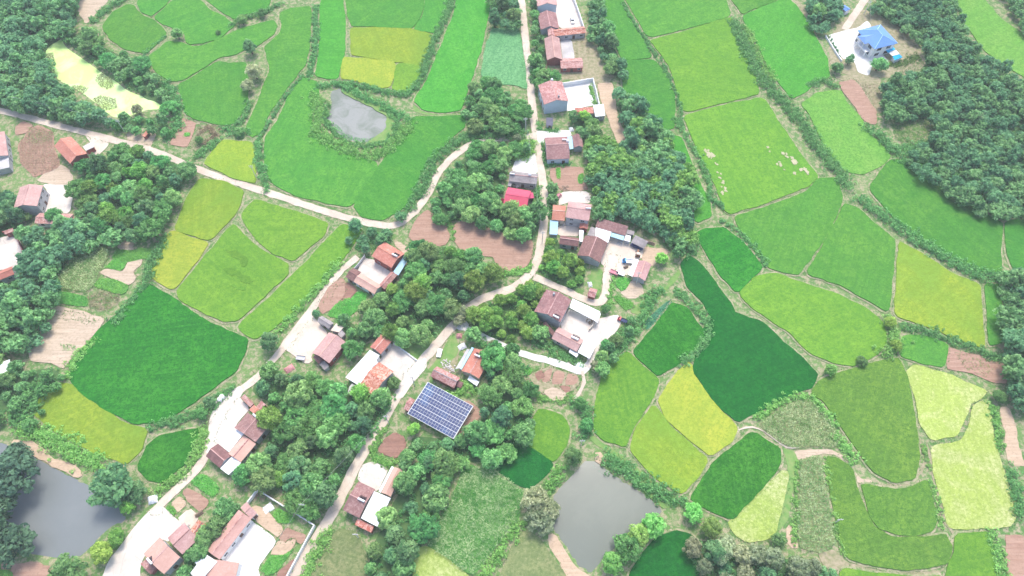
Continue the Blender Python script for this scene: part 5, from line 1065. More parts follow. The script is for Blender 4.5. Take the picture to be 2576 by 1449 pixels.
# groves: outline, spacing, radius range, [(kind, material, weight)], label, group
GV = [
 ('Z', '-80,-40 188,-40 193,30 178,70 150,92 118,108 108,145 112,165 80,175 40,180 -80,170', 5.2, (3.2, 4.8), 'bd', 'dark crowned tree in the wood above the algae pond'),
 ('Z', '-80,170 40,180 112,168 130,195 170,215 182,250 268,288 270,306 200,300 130,296 70,272 -80,245', 5.0, (3.0, 4.4), 'bd', 'tree in the belt between the algae pond and left road'),
 ('Z', '160,75 215,68 245,105 300,132 370,150 393,195 440,250 425,275 380,245 320,218 255,165 195,125 158,105', 4.6, (2.8, 4.2), 'bB', 'tree in the line along the far bank of the algae pond'),
 ('Z', '275,300 330,290 400,288 425,300 425,335 350,330 290,325', 4.6, (2.0, 3.2), 'bB', 'small tree below the algae pond beside the road'),
 ('Z', '210,415 300,370 370,372 420,380 478,430 452,480 420,535 395,600 300,595 215,560 190,520 190,470', 5.0, (3.0, 4.6), 'bBBdm', 'tree in the wood between the left farmyard and yellow fields'),
 ('Z', '0,480 35,470 45,545 20,600 -60,600 -60,480', 4.6, (2.8, 4.0), 'd', 'dark tree beside the two storey left house'),
 ('Z', '60,585 190,560 300,600 250,610 170,650 140,690 130,770 110,830 60,880 -60,890 -60,730 40,700 75,640', 5.0, (2.8, 4.4), 'bd', 'tree in the left wood beside the dry corn plot'),
 ('Z', '-60,900 30,900 60,920 40,1010 -60,1080', 4.6, (2.4, 3.6), 'b', 'tree beside the half hidden white roof'),
 ('Z', '60,930 140,920 155,950 110,1000 90,1060 30,1080 20,1020', 4.0, (1.8, 2.6), 'B', 'leafy shrub left of the yellow green paddy'),
 ('Z', '1180,215 1230,200 1290,240 1325,245 1332,300 1320,330 1250,335 1180,330 1165,270', 4.6, (3.0, 4.2), 'bB', 'tree in the clump left of the main road above the junction'),
 ('Z', '1228,0 1305,-20 1308,60 1240,65', 4.6, (2.6, 3.8), 'bd', 'tree above the bean field'),
 ('Z', '1190,365 1335,365 1335,385 1290,400 1270,420 1265,470 1255,500 1180,545 1120,560 1085,540 1095,490 1130,430', 4.8, (2.8, 4.2), 'bB', 'tree in the wood enclosed by the curved road'),
 ('Z', '1175,535 1250,505 1300,530 1345,525 1362,540 1358,600 1300,590 1230,575', 4.8, (3.0, 4.4), 'b', 'tree between the magenta barn and ploughed field'),
 ('Z', '1338,10 1365,30 1385,130 1390,170 1420,200 1360,215 1348,190 1345,100', 4.2, (2.4, 3.6), 'bB', 'tree between the main road and the top houses'),
 ('Z', '1490,10 1510,0 1540,80 1560,130 1570,190 1540,185 1510,120 1480,90', 4.2, (2.4, 3.6), 'bd', 'tree behind the top house yards'),
 ('Z', '1555,240 1600,250 1660,320 1690,380 1735,420 1742,490 1738,560 1745,620 1700,640 1690,590 1620,560 1560,540 1500,545 1490,480 1485,420 1470,330 1500,330 1560,370 1590,360', 4.7, (2.8, 4.2), 'mbd', 'tree in the dense wood right of the junction houses'),
 ('Z', '1440,285 1500,285 1510,330 1480,360 1450,340', 4.4, (2.6, 3.8), 'bB', 'tree between the white walled yard and junction forecourt'),
 ('Z', '1370,455 1395,470 1400,520 1375,540', 4.0, (2.0, 2.8), 'b', 'roadside tree left of the sandy yard'),
 ('Z', '1368,600 1400,590 1440,640 1480,660 1475,700 1440,735 1380,700 1362,680', 4.0, (2.2, 3.2), 'm', 'feathery bamboo between road and dark brown house'),
 ('Z', '1030,625 1140,610 1180,640 1240,670 1240,690 1190,735 1150,770 1120,830 1060,855 1000,850 940,830 900,810 930,760 1000,700', 4.8, (3.0, 4.4), 'bbBBmd', 'tree in the central wood above the main road'),
 ('Z', '1330,700 1370,705 1365,740 1340,800 1335,830 1300,850 1250,850 1190,830 1170,810 1210,770 1280,740', 4.0, (2.4, 3.4), 'm', 'yellow green bamboo between road and tall plum house'),
 ('Z', '870,570 930,560 990,575 985,610 930,620 880,630', 4.2, (2.4, 3.4), 'd', 'dark tree at the orange farmhouse lane'),
 ('Z', '860,800 900,815 960,840 985,870 950,840 890,880 870,880', 4.2, (2.2, 3.4), 'bB', 'tree between pink barn and orange cottage'),
 ('Z', '640,930 700,925 740,945 780,950 870,960 930,985 985,985 960,1060 900,1160 850,1240 800,1278 748,1262 690,1228 650,1205 600,1195 640,1180 680,1090 670,1000 620,970', 4.9, (3.0, 4.6), 'bbBBdm', 'tree in the dense wood between two village rows'),
 ('Z', '1210,870 1280,880 1340,960 1345,1020 1330,1080 1290,1130 1240,1160 1180,1160 1080,1170 1010,1150 1030,1100 1140,1110 1200,1090 1230,990', 4.8, (3.0, 4.4), 'bBBd', 'tree in the wood around the solar array'),
 ('Z', '1010,1160 1100,1160 1150,1180 1110,1250 1080,1330 1050,1390 1040,1500 920,1500 920,1410 970,1300 1010,1220', 4.8, (3.0, 4.4), 'bBd', 'tree in the wood left of the corn field'),
 ('Z', '2525,700 2640,690 2640,1010 2560,1030 2545,960 2540,860 2530,780', 4.8, (2.8, 4.2), 'bd', 'tree in the hedge wood on the right edge'),
 ('Z', '1515,860 1560,820 1590,800 1600,830 1570,860 1530,930 1505,950', 4.0, (2.2, 3.2), 'b', 'tree between the canopy yard and deep green paddy'),
 ('Z', '545,1270 590,1270 605,1300 570,1330 520,1400 490,1400', 3.8, (2.4, 3.6), 'b', 'tree along the back of the very long hall'),
 ('Z', '1740,1360 1830,1360 1920,1400 2000,1400 2080,1430 2120,1500 1760,1500', 4.6, (2.8, 4.2), 'pd', 'tree in the mixed clump below the straw wedge'),
 ('Z', '2040,0 2105,-20 2110,20 2095,60 2060,75 2035,50', 4.2, (2.8, 3.8), 'd', 'tree left of the villa drive'),
]
KIND = {'b': ('round', 'l_broad'), 'B': ('spread', 'l_hedge'), 'd': ('tall', 'l_dark'), 'm': ('bamboo', 'l_bamboo'), 'p': ('round', 'l_pale')}
CAND = []
MASS = {0: 'dark wood covering the slope above the algae pond', 1: 'wooded belt between the algae pond and left road', 6: 'left wood wrapping the dense corn plot', 15: 'dense wood right of the junction houses', 26: 'hedge wood along the right edge'}
for k, (t, s, sp, (r0, r1), kinds, lab) in enumerate(GV):
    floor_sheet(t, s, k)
    if k in MASS: continue
    for x, y in scatter(t, s, sp * (.98 if kinds != 'm' else .9)):
        kd, mt = KIND[random.choice(kinds)]; r = random.uniform(r0 * .75, r1 * 1.15) * 1.16
        CAND.append((r / math.hypot(math.hypot(x, y), CAM_H), k, x, y, r, kd, mt, lab))
# the trees that show largest stand singly, the small rest of each grove is one mass
CAND.sort(reverse=True); REST = {}; nt_ = 0
for c_ in CAND:
    _, k, x, y, r, kd, mt, lab = c_
    if kd == 'bamboo' or nt_ < 225:
        nt_ += kd != 'bamboo'; tree(x, y, r, kd, mt, lab, lab.replace('tree in', 'trees in', 1), {'bamboo': 'bamboo_clump'}.get(kd, 'tree'), 1.0 if r > 2.6 else .8, cat='bamboo' if kd == 'bamboo' else 'tree')
    else: REST.setdefault((k, mt), []).append((x, y, r))
ONE = [  # tile, x, y, radius, kind, material, label   (crown centres)
 ('Z', 445, 85, 3.6, 'round', 'l_broad', 'round bush where three paddies meet'), ('Z', 628, 118, 5.0, 'tall', 'l_dark', 'dark upper tree of the pair between paddies'),
 ('Z', 640, 180, 5.2, 'round', 'l_pale', 'pale lower tree of the pair between paddies'), ('Z', 622, 215, 4.0, 'round', 'l_pale', 'pale small tree below the paddy pair'),
 ('Z', 608, 48, 3.6, 'round', 'l_broad', 'round tree on the bank above the curved paddy'), ('Z', 660, 30, 3.2, 'round', 'l_broad', 'tree on the bank near the top hedges'), ('Z', 548, 80, 1.8, 'round', 'l_hedge', 'small bush inside the green paddy edge'),
 ('Z', 283, 1222, 8.5, 'spread', 'l_dark', 'huge dark tree beside the blue grey pond'), ('Z', 335, 1240, 5.0, 'round', 'l_dark', 'dark tree beside the huge one at the pond'),
 ('Z', -15, 1290, 8.0, 'spread', 'l_deep', 'very dark tree between the two great pond trees'), ('Z', 40, 1150, 6.0, 'spread', 'l_deep', 'dark tree at the top corner of the blue grey pond'), ('Z', 20, 1200, 9.0, 'spread', 'l_deep', 'great dark tree overhanging the upper pond edge'), ('Z', 18, 1365, 8.0, 'spread', 'l_deep', 'great dark tree overhanging the lower pond edge'),
 ('Z', 290, 1352, 3.6, 'round', 'l_bright', 'bright tree on the pond lane bank'), ('Z', 256, 1390, 4.4, 'round', 'l_bright', 'bright tree below the pond lane bank'), ('Z', 320, 1275, 3.2, 'round', 'l_bright', 'bright round bush at the pond corner'), ('Z', 167, 1445, 6.0, 'spread', 'l_broad', 'broad tree below the blue grey pond'),
 ('Z', 1442, 1150, 4.6, 'tall', 'l_broad', 'tree at the top of the grey green pond'), ('Z', 1345, 1255, 5.5, 'round', 'l_pale', 'pale willow upper crown at the grey green pond'), ('Z', 1360, 1305, 5.5, 'spread', 'l_pale', 'pale willow lower crown at the grey green pond'), ('Z', 1385, 1285, 4.6, 'round', 'l_pale', 'pale willow leaning over the grey green pond'),
 ('Z', 1642, 1322, 4.8, 'round', 'l_hedge_b', 'lush tree furthest up the pond row'), ('Z', 1608, 1345, 4.6, 'round', 'l_hedge_b', 'second lush tree of the pond row'), ('Z', 1578, 1380, 5.4, 'spread', 'l_hedge', 'broad lush tree in the pond row'), ('Z', 1540, 1415, 4.8, 'round', 'l_hedge_b', 'lush tree at the foot of the pond row'),
 ('Z', 1745, 1288, 4.2, 'round', 'l_hedge_b', 'lush tree above the slanted deep green paddy end'), ('Z', 1790, 1325, 4.6, 'round', 'l_hedge_b', 'lush tree beside the straw wedge tip'), ('Z', 1812, 1388, 5.0, 'round', 'l_pale', 'silvery tree below the straw wedge'), ('Z', 1905, 1395, 4.6, 'round', 'l_pale', 'silvery tree right of the first silvery one'), ('Z', 1960, 1358, 3.0, 'round', 'l_broad', 'small tree at the end of the mown lane'),
 ('Z', 1190, 842, 4.0, 'round', 'l_broad', 'round tree at the start of the white path'), ('Z', 1359, 836, 4.6, 'round', 'l_broad', 'round tree below the brown lean-to'), ('Z', 1523, 868, 3.0, 'round', 'l_hedge', 'round tree beside the square white canopy'),
 ('Z', 1525, 775, 2.6, 'round', 'l_hedge', 'bush at the end of the long white canopy'),
 ('Z', 1665, 651, 3.2, 'round', 'l_bright', 'bright round bush behind the machinery yard'), ('Z', 990, 962, 3.2, 'round', 'l_broad', 'bushy tree in front of the mottled house'), ('Z', 568, 1280, 4.2, 'spread', 'l_broad', 'broad tree above the very long hall'),
 ('Z', 132, 540, 4.2, 'round', 'l_hedge', 'tree growing through the left red range'), ('Z', 63, 545, 3.0, 'round', 'l_broad', 'tree below the two storey left house'), ('Z', 678, 860, 4.8, 'round', 'l_dark', 'tree beside the threshing yard lane'), ('Z', 795, 788, 2.4, 'tall', 'l_dark', 'small fir like tree at the threshing yard'),
 ('Z', 2060, 30, 5.0, 'round', 'l_broad', 'large tree left of the villa hut'), ('Z', 2213, 160, 5.0, 'round', 'l_broad', 'large round tree below the villa'), ('Z', 2138, 150, 3.4, 'tall', 'l_dark', 'dark conical tree on the villa terrace'), ('Z', 2107, 168, 3.8, 'round', 'l_broad', 'tree at the low terrace corner'),
 ('Z', 1301, 345, 2.4, 'round', 'l_pale', 'pale bush beside the side road near the junction'), ('Z', 1470, 292, 3.6, 'round', 'l_bright', 'bright round tree below the flat white hut'), ('Z', 1592, 275, 3.4, 'tall', 'l_pale', 'greyish tree at the end of the sandy strip'), ('Z', 1008, 545, 3.2, 'round', 'l_dark', 'dark tree at the road fork'),
 ('Z', 1165, 785, 3.4, 'round', 'l_pale', 'pale tree leaning over the road'), ('Z', 1155, 805, 3.0, 'round', 'l_pale', 'lower pale tree beside the road'), ('Z', 1240, 870, 3.6, 'round', 'l_pale', 'yellowish tree by the white path'), ('Z', 1290, 880, 3.6, 'round', 'l_hedge', 'leafy tree over the white path'),
 ('Z', 1040, 1080, 2.8, 'round', 'l_bright', 'bright tree below the solar array'), ('Z', 862, 1075, 2.4, 'round', 'l_bright', 'yellow green tree inside the dense wood'), ('Z', 1500, 920, 3.0, 'round', 'l_pale', 'silvery bush beside the lane bend'), ('Z', 1460, 1015, 3.0, 'round', 'l_hedge', 'bush beside the footpath above the lime paddy'), ('Z', 1475, 1070, 3.4, 'round', 'l_hedge', 'larger bush beside the footpath'),
 ('Z', 525, 1010, 3.0, 'round', 'l_dark', 'dark bush on the corner of the largest paddy'), ('Z', 508, 1040, 3.0, 'round', 'l_hedge', 'leafy tree below the dark corner bush'), ('Z', 480, 1395, 3.0, 'round', 'l_broad', 'tree beside the peach roofed house'), ('Z', 460, 1440, 3.0, 'round', 'l_broad', 'tree below the peach roofed house'),
 ('Z', 2240, 810, 3.0, 'round', 'l_bright', 'bright bush at the straw field corner'), ('Z', 2255, 868, 2.8, 'round', 'l_bright', 'bright bush beside the kidney shaped paddy'), ('Z', 2090, 930, 2.8, 'round', 'l_hedge_b', 'bush at the end of the darkest paddy'), ('Z', 2170, 908, 2.6, 'round', 'l_hedge', 'bush on the kidney paddy bank'), ('Z', 2515, 995, 3.2, 'round', 'l_hedge', 'round bush at the straw field top corner'),
 ('Z', 2080, 855, .1, 'round', 'l_hedge', None), ('Z', 500, 352, 2.6, 'round', 'l_hedge', 'bush above the small yellow field'), ('Z', 600, 330, 3.0, 'round', 'l_broad', 'broad bush at the tip of the tapering paddy'), ('Z', 345, 275, 3.4, 'round', 'l_pale', 'pale wispy tree at the algae pond tail'), ('Z', 650, 1235, .1, 'round', 'l_broad', None),
]
for t, x, y, r, kd, mt, lab in ONE:
    if lab is None: continue
    p = G(*disp(t, x, y), 3.4 * r / 4); tree(p[0], p[1], r, kd, mt, lab, None, 'tree')
# far wood that reads as one mass: one object
def re_of(s):
    for a in ('dark crowned tree ', 'dark tree ', 'small tree ', 'roadside tree ', 'leafy shrub ', 'tree '):
        if s.startswith(a): return ('filling ' if s[len(a):].startswith('in the ') else '') + s[len(a):].replace('in the ', 'the ', 1)
    return s
def joined(pts, mt, label):
    Q, Tn = [], []
    for x, y, r0_ in pts:
        q, tn = CR_L[random.randrange(len(CR_L))]; r = r0_ / 4; a = random.uniform(0, 6.28); c, s_ = math.cos(a), math.sin(a)
        v = q.reshape(-1, 3); v = np.stack([(v[:, 0] * c - v[:, 1] * s_) * r + x, (v[:, 0] * s_ + v[:, 1] * c) * r + y, v[:, 2] * r * random.uniform(.85, 1.25)], 1)
        Q.append(v.reshape(-1, 4, 3)); Tn.append(np.clip(tn + random.uniform(-.22, .22), 0, 1))
    tag(link('woodland', quads('woodland', np.concatenate(Q), np.concatenate(Tn)), None, M.get(mt + '_m', M[mt])), label, 'wood', None, 'stuff')
def wood(t, s, sp, rr, mats, label):
    P = scatter(t, s, sp, 4.0, 1.0); pick = [random.choices(range(len(mats)), [w for _, w in mats])[0] for _ in P]
    for i, (mt, w) in enumerate(mats):
        pts = [(x, y, random.uniform(*rr)) for (x, y), c in zip(P, pick) if c == i]
        if pts: joined(pts, mt, label[mt])
CR_L = [crown(k, 34, 20, .41) for k in ('round', 'tall', 'spread', 'round', 'spread')]
for k, lab in MASS.items():
    t, s, sp, (r0, r1), kinds, _ = GV[k]; wood(t, s, sp * .72, (r0 * 1.0, r1 * 1.35), [(KIND[c][1], .75 if len(kinds) == 2 else .55) for c in kinds], {KIND[c][1]: {'b': 'mid green part of the ', 'd': 'dark crowned part of the ', 'm': 'feathery bamboo part of the ', 'B': 'bright part of the '}[c] + lab for c in kinds})
HUE = {'l_broad': 'mid green', 'l_dark': 'dark green', 'l_hedge': 'leafy', 'l_pale': 'silvery', 'l_bamboo': 'feathery'}
for (k, mt), pts in REST.items(): joined(pts, mt, 'smaller ' + HUE[mt] + ' crowns ' + re_of(GV[k][5]))
FW = '2235,-60 2390,-60 2420,60 2475,130 2540,175 2640,235 2640,560 2560,545 2480,535 2400,490 2330,440 2285,395 2330,360 2370,330 2340,290 2260,300 2225,280 2220,210 2300,180 2340,160 2330,110 2270,60 2200,20'
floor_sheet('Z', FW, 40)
wood('Z', FW, 3.3, (2.4, 4.6), (('l_broad', .6), ('l_dark', .6)), {'l_broad': 'mid green trees of the large wood behind the villa', 'l_dark': 'dark crowns of the large wood behind the villa'})
FW2 = '2510,-60 2640,-60 2640,100 2580,70'
wood('Z', FW2, 3.6, (2.8, 4.0), (('l_broad', 1.0),), {'l_broad': 'wood in the far top right corner'})
# undergrowth between the trunks: one object
Q, Tn = [], []
for t, s in [(g[0], g[1]) for g in GV] + [('Z', FW)]:
    for x, y in scatter_fast(t, s, 4.0):
        m_ = 13; u = sph(m_); u[:, 2] = np.abs(u[:, 2]); rd = random.uniform(.5, 1.1); hh = random.uniform(.6, 1.8)
        Q.append(leaf_quads(np.array([x, y, .1]) + u * np.array([rd, rd, hh]) * rng.uniform(.7, 1.1, m_)[:, None], u + rng.normal(size=u.shape) * .5 + np.array([0, 0, .5]), rng.uniform(.22, .42, m_))); Tn.append(np.clip(random.uniform(.0, .7) + rng.normal(size=m_) * .18, 0, 1))
tag(link('undergrowth', quads('undergrowth', np.concatenate(Q), np.concatenate(Tn)), None, M['l_hedge_m']), 'low shrubs and saplings growing under the trees', 'undergrowth', None, 'stuff')
# one bare dead tree in the large wood
p = G(2445, 318, 0); dt = tag(empty('dead_tree', p), 'bare pale dead tree standing in the large wood', 'tree')
mb = MB().tube((0, 0, 0), (0, 0, 6), .25, .12, 7)
for i in range(9): a = i * 2.2; z0 = 3.6 + .4 * i; mb.tube((0, 0, min(z0, 6)), (2.6 * math.cos(a), 2.6 * math.sin(a), z0 + 2.0), .1, .03, 5)
mb.build('trunk', M['bark_pale'], dt)

# ---------------------------------------------------------------- shrub strips, banks, crops
def shrubs(P, width, h, leaf=.36, dens=1.0):
    """leaf clumps along a world polyline"""
    L = np.linalg.norm(np.diff(P[:, :2], axis=0), axis=1).sum(); C = resample(P, .7, False)[:, :2]; Q, Tn = [], []
    n = int(L * width / .85 * dens) + 3; i = rng.integers(0, len(C), n)
    ctr = C[i] + rng.normal(size=(n, 2)) * width * .24; rad = rng.uniform(.45, 1.0, n) * min(1.3, .5 + width * .16); hh = rng.uniform(.45, 1.0, n) * h
    for k in range(n):
        m_ = 17; u = sph(m_); u[:, 2] = np.abs(u[:, 2]); pts = np.array([*ctr[k], hh[k] * .25]) + u * np.array([rad[k], rad[k], hh[k] * .75]) * rng.uniform(.75, 1.08, m_)[:, None]
        Q.append(leaf_quads(pts, u + rng.normal(size=u.shape) * .5 + np.array([0, 0, .4]), rng.uniform(.6, 1.2, m_) * leaf)); Tn.append(np.clip(random.uniform(.15, .75) + rng.normal(size=m_) * .18, 0, 1))
    return np.concatenate(Q), np.concatenate(Tn)
HD = [  # tile, line, width, height, material, label
 ('A', '2380,40 2385,280 2355,480 2330,575', 2.8, 1.6, 'l_hedge', 'shrubby bank right of the tall tapering paddy'),
 ('A', '2285,555 2200,660 2050,880 1970,1010 1945,1060', 1.8, 1.2, 'l_hedge', 'shrubby bank below the tall tapering paddy'),
 ('A', '1945,1060 1955,1200 1985,1330 2010,1420', 3.4, 1.8, 'l_hedge', 'shrub strip right of the small yellow field'),
 ('B', '845,-40 790,120 720,260 650,430 615,560 570,640', 3.6, 2.0, 'l_hedge', 'tall shrub ditch beside the brightest paddy'),
 ('B', '570,640 500,710 330,690 150,640 0,625', 3.2, 1.8, 'l_hedge', 'shrub strip below the lower yellow field'),
 ('Z', '790,235 803,285 792,330 828,352 880,378 930,392 968,378 1000,348 1030,312', 5.0, 2.0, 'l_hedge_b', 'thick shrub ring round the scummy pond'),
 ('Z', '1030,300 1000,285 960,262 920,245 890,225 850,208 800,215', 3.4, 1.8, 'l_hedge', 'shrub arc above the scummy pond'),
 ('Z', '1320,335 1250,338 1180,338 1140,358 1095,395 1075,440 1055,485 1020,530', 4.2, 2.0, 'l_hedge', 'hedge between the curved road and tapering green paddy'),
 ('C', '390,150 430,260 520,430 580,560 640,650 760,750 850,850 960,1000 1040,1130 1150,1260 1260,1400', 5.6, 2.4, 'l_hedge', 'long thick hedge ridge left of the rough grass field'),
 ('C', '470,200 540,330 600,480 700,610', 3.0, 1.6, 'l_hedge_b', 'bright hedge beside the rich green paddy'),
 ('F', '1340,30 1450,120 1600,230 1750,340 1900,430 2080,540 2250,620 2420,645', 4.8, 2.3, 'l_hedge', 'long hedge above the bright yellow lime paddy'),
 ('F', '-30,760 100,870 190,970 205,1080 100,1200 0,1280', 3.0, 1.6, 'l_hedge', 'curved shrub strip between deep green and darkest paddies'),
 ('F', '1570,960 1600,1060 1620,1160 1510,1215', 4.5, 2.4, 'l_hedge_b', 'shrub knot at the right tip of the kidney paddy'),
 ('F', '1640,1005 1800,1040 1960,1085 2200,1175 2360,1240 2460,1250', 3.2, 1.8, 'l_hedge', 'shrub strip below the bright yellow lime paddy'),
 ('I', '560,260 700,150 830,90 960,100 1060,180 1150,300', 2.6, 1.5, 'l_hedge_b', 'bright shrubs round the top of the corn plot'),
 ('I', '1180,400 1230,460 1290,540 1310,590', 3.6, 1.8, 'l_hedge_b', 'bright shrubs beside the olive paddy corner'),
 ('H', '1990,545 2150,650 2300,760 2450,850 2560,885', 5.0, 2.2, 'l_hedge', 'dark green shrub row along the grey green pond'),
 ('C', '-50,900 20,1020 90,1130 150,1230 200,1380 220,1449', 2.4, 1.4, 'l_hedge', 'shrub line left of the muddy paddy'),
 ('F', '190,20 260,80 300,110', 3.0, 1.6, 'l_hedge', 'shrub tip above the fan shaped paddy'),
 ('F', '300,210 400,270 470,340 560,430 640,560', 2.2, 1.3, 'l_hedge', 'shrub line above the small deep green paddy'),
 ('B', '2120,20 2220,180 2330,350 2430,490 2510,650 2560,800 2560,960', 2.0, 1.3, 'l_hedge', 'thin shrub line left of the four sided lime paddy'),
 ('D', '1100,680 1000,790 900,920 850,990', 3.0, 1.6, 'l_hedge', 'shrubs between the vegetable plots and largest paddy'),
 ('D', '720,1110 620,1200 540,1290 500,1390', 2.6, 1.4, 'l_hedge_b', 'shrubs between the bare pale field and largest paddy'),
 ('D', '1230,340 1190,450 1120,560 1120,660', 4.0, 2.0, 'l_hedge', 'shrubs left of the golden field'),
 ('G', '300,10 220,110 130,230 80,290', 5.5, 2.2, 'l_hedge', 'broad shrub bank left of the yellow green paddy'),
 ('G', '150,330 300,370 430,450 560,520 700,575 740,620', 5.5, 2.2, 'l_hedge_b', 'broad shrub bank between the yellow green paddy and the pond'),
 ('G', '1540,330 1500,500 1420,620 1290,740 1180,800', 3.4, 1.6, 'l_hedge_b', 'bright shrubs between the oval paddy and lane'),
 ('G', '1750,20 1650,110 1560,180 1440,230 1300,280 1130,320', 3.2, 1.7, 'l_hedge', 'shrubs below the largest paddy'),
 ('D', '2560,530 2400,720 2250,870 2170,960 2080,1060', 2.8, 1.5, 'l_hedge_b', 'bright hedge between lime paddy and lane'),
 ('G', '2460,1120 2380,1290 2310,1449 2280,1500', 3.6, 1.6, 'l_hedge_b', 'bright verge shrubs beside the main road'),
 ('H', '1330,1050 1230,1200 1140,1340 1080,1470', 3.4, 1.8, 'l_hedge_b', 'bright hedge right of the corn field'),
 ('H', '1690,620 1620,700 1580,790', 3.6, 2.0, 'l_hedge_b', 'bright shrubs on the upper pond bank'),
 ('A', '690,150 800,60 900,0 960,-40', 4.0, 2.0, 'l_hedge', 'hedge left of the fan shaped paddy'),
 ('A', '1750,180 1850,130 2000,85 2110,20', 3.0, 1.8, 'l_hedge', 'shrub row above the long curved paddy'),
 ('A', '1240,610 1300,690 1340,800 1330,960 1260,1040', 4.0, 2.0, 'l_hedge', 'shrubs left of the squarish paddy'),
 ('A', '1880,760 1860,860 1790,930', 2.8, 1.5, 'l_hedge', 'shrubs at the lower right of the squarish paddy'),
 ('A', '1690,960 1850,1005', 4.0, 1.8, 'l_hedge', 'shrub mound above the small yellow field'),
 ('A', '1480,1180 1560,1110 1640,1050', 3.4, 1.6, 'l_hedge', 'shrubs left of the small yellow field'),
 ('A', '1060,430 1160,340 1250,270', 1.6, 1.0, 'l_hedge', 'low weeds on the bank left of the round bush'),
 ('I', '2340,160 2380,300 2410,480', 2.6, 1.5, 'l_hedge_b', 'shrub strip right of the pale straw fields'),
 ('I', '2340,1130 2390,1300 2420,1470', 3.2, 1.6, 'l_hedge_b', 'bright shrub strip at the bottom right'),
 ('I', '2470,640 2520,800 2570,1000', 4.0, 2.2, 'l_hedge', 'shrubs on the right edge beside the straw field'),
 ('I', '1870,700 1920,850 1950,1070', 1.8, 1.0, 'l_hedge_b', 'grass bank right of the inner horseshoe paddy'),
 ('I', '1080,560 1130,850 1170,1150 1230,1290', 1.6, .9, 'l_hedge_b', 'grass bank left of the outer horseshoe paddy'),
 ('I', '868,580 858,1000 840,1200', 1.6, .9, 'l_hedge_b', 'grass bank left of the brown corn strip'),
 ('I', '1820,470 1850,620', 2.0, 1.1, 'l_hedge_b', 'weeds at the neck of the olive paddy'),
 ('C', '1400,955 1500,1020 1600,1140 1720,1105 1860,1090', 4.6, 2.2, 'l_hedge', 'shrub belt between rough grass field and wood'),
 ('C', '960,640 1080,600 1160,650', 3.0, 1.6, 'l_hedge', 'shrubs at the top of the rough grass field'),
 ('C', '1680,1190 1900,1260 2100,1340 2280,1430', 6.0, 2.6, 'l_hedge', 'shrubby skirt along the foot of the large wood'),
 ('E', '2420,740 2330,800 2280,960 2200,1050 2120,1130 2040,1230', 4.0, 2.2, 'l_hedge', 'shrubs between the lotus pool and canopy yard'),
 ('E', '2540,730 2600,800', 2.4, 1.3, 'l_hedge', 'shrubs above the deep green paddy'),
 ('E', '1050,1130 1180,1200 1300,1270 1380,1330', 3.2, 1.8, 'l_hedge', 'undergrowth below the white path'),
 ('E', '1430,1090 1560,1160 1680,1230 1790,1280', 4.0, 1.2, 'l_hedge', 'garden bushes below the pink and brown row'),
 ('E', '560,380 630,440 700,420', 2.4, 1.4, 'l_hedge', 'shrubs below the left ploughed field'),
 ('E', '1170,620 1280,600 1400,590 1440,560', 2.6, 1.3, 'l_hedge_b', 'verge shrubs inside the road bend'),
 ('E', '800,220 850,300 830,360', 1.6, .9, 'l_hedge_b', 'grass strip splitting the ploughed field'),
 ('E', '1560,60 1600,130 1590,220', 2.4, 1.6, 'l_hedge', 'hedge between main road and orange tiled house'),
 ('E', '2060,640 2030,760 2040,860', 2.0, .9, 'l_hedge_b', 'grass edge beside the machinery yard lane'),
 ('H', '310,340 260,440 230,530 330,600 400,600', 2.6, 1.2, 'l_hedge_b', 'grass rim of the rounded brown plot'),
 ('H', '1740,130 1850,180 1870,300 1830,400', 3.4, 2.0, 'l_hedge', 'shrubs beside the footpath above the lime paddy'),
 ('H', '1390,20 1500,110 1650,130 1730,90', 2.0, 1.0, 'l_hedge_b', 'grass rim below the allotment'),
 ('b', '1640,600 1700,800 1740,1040', 1.6, 1.2, 'l_hedge_b', 'flower bed hedge inside the white walled yard'),
 ('c', '1150,40 1200,200 1500,240 1650,220', 2.4, 1.0, 'l_hedge', 'verge shrubs above the junction forecourt'),
 ('c', '1000,540 700,560 500,700 560,860 900,840 1040,700', 4.0, 1.6, 'l_hedge_b', 'bright thicket above the white forecourt'),
 ('c', '1330,1060 1600,1080 1900,1060', 1.8, 1.1, 'l_hedge', 'hedge below the junction house'),
 ('c', '1240,560 1290,800 1300,1040', 1.4, 1.4, 'l_hedge', 'roadside hedge beside the junction house'),
 ('d', '1090,420 1130,620 1180,800 1150,980', 2.6, 1.8, 'l_hedge', 'roadside hedge right of the magenta barn'),
 ('b', '270,120 240,420 330,560', 3.0, 1.8, 'l_hedge', 'thicket between the main road and red brick shed'),
 ('n', '250,1000 100,1180 20,1400', 3.0, 1.8, 'l_hedge', 'undergrowth behind the very long hall'),
 ('q', '1280,1180 1500,1130 1700,1000 1800,1100', 3.4, .9, 'l_tuft', 'rough weeds on the slope below the villa'),
 ('A', '1500,1000 1560,960 1640,1000 1560,1080', 3.2, .9, 'l_dry', 'dry crop rows beside the split brown plot'),
 ('Z', '930,1095 985,1000', 2.0, 1.2, 'l_hedge', 'verge shrubs between road and solar array shed'),
 ('Z', '1085,985 1140,1000 1175,960 1195,985', 3.0, 1.8, 'l_hedge_b', 'leafy thicket between solar array and red shed'),
 ('q', '170,660 220,790 300,930 365,1085', .7, .9, 'l_dark', 'row of dark potted shrubs along the villa parapet'),
 ('Z', '1722,560 1745,600 1738,640', 3.0, 1.8, 'l_hedge', 'shrubs at the foot of the vivid grass strip'),
 ('Z', '822,262 818,300 836,326 868,354 910,367 962,360 996,336 1000,300 970,270', 2.6, 1.4, 'l_hedge', 'inner shrubs at the water edge of the scummy pond'),
]
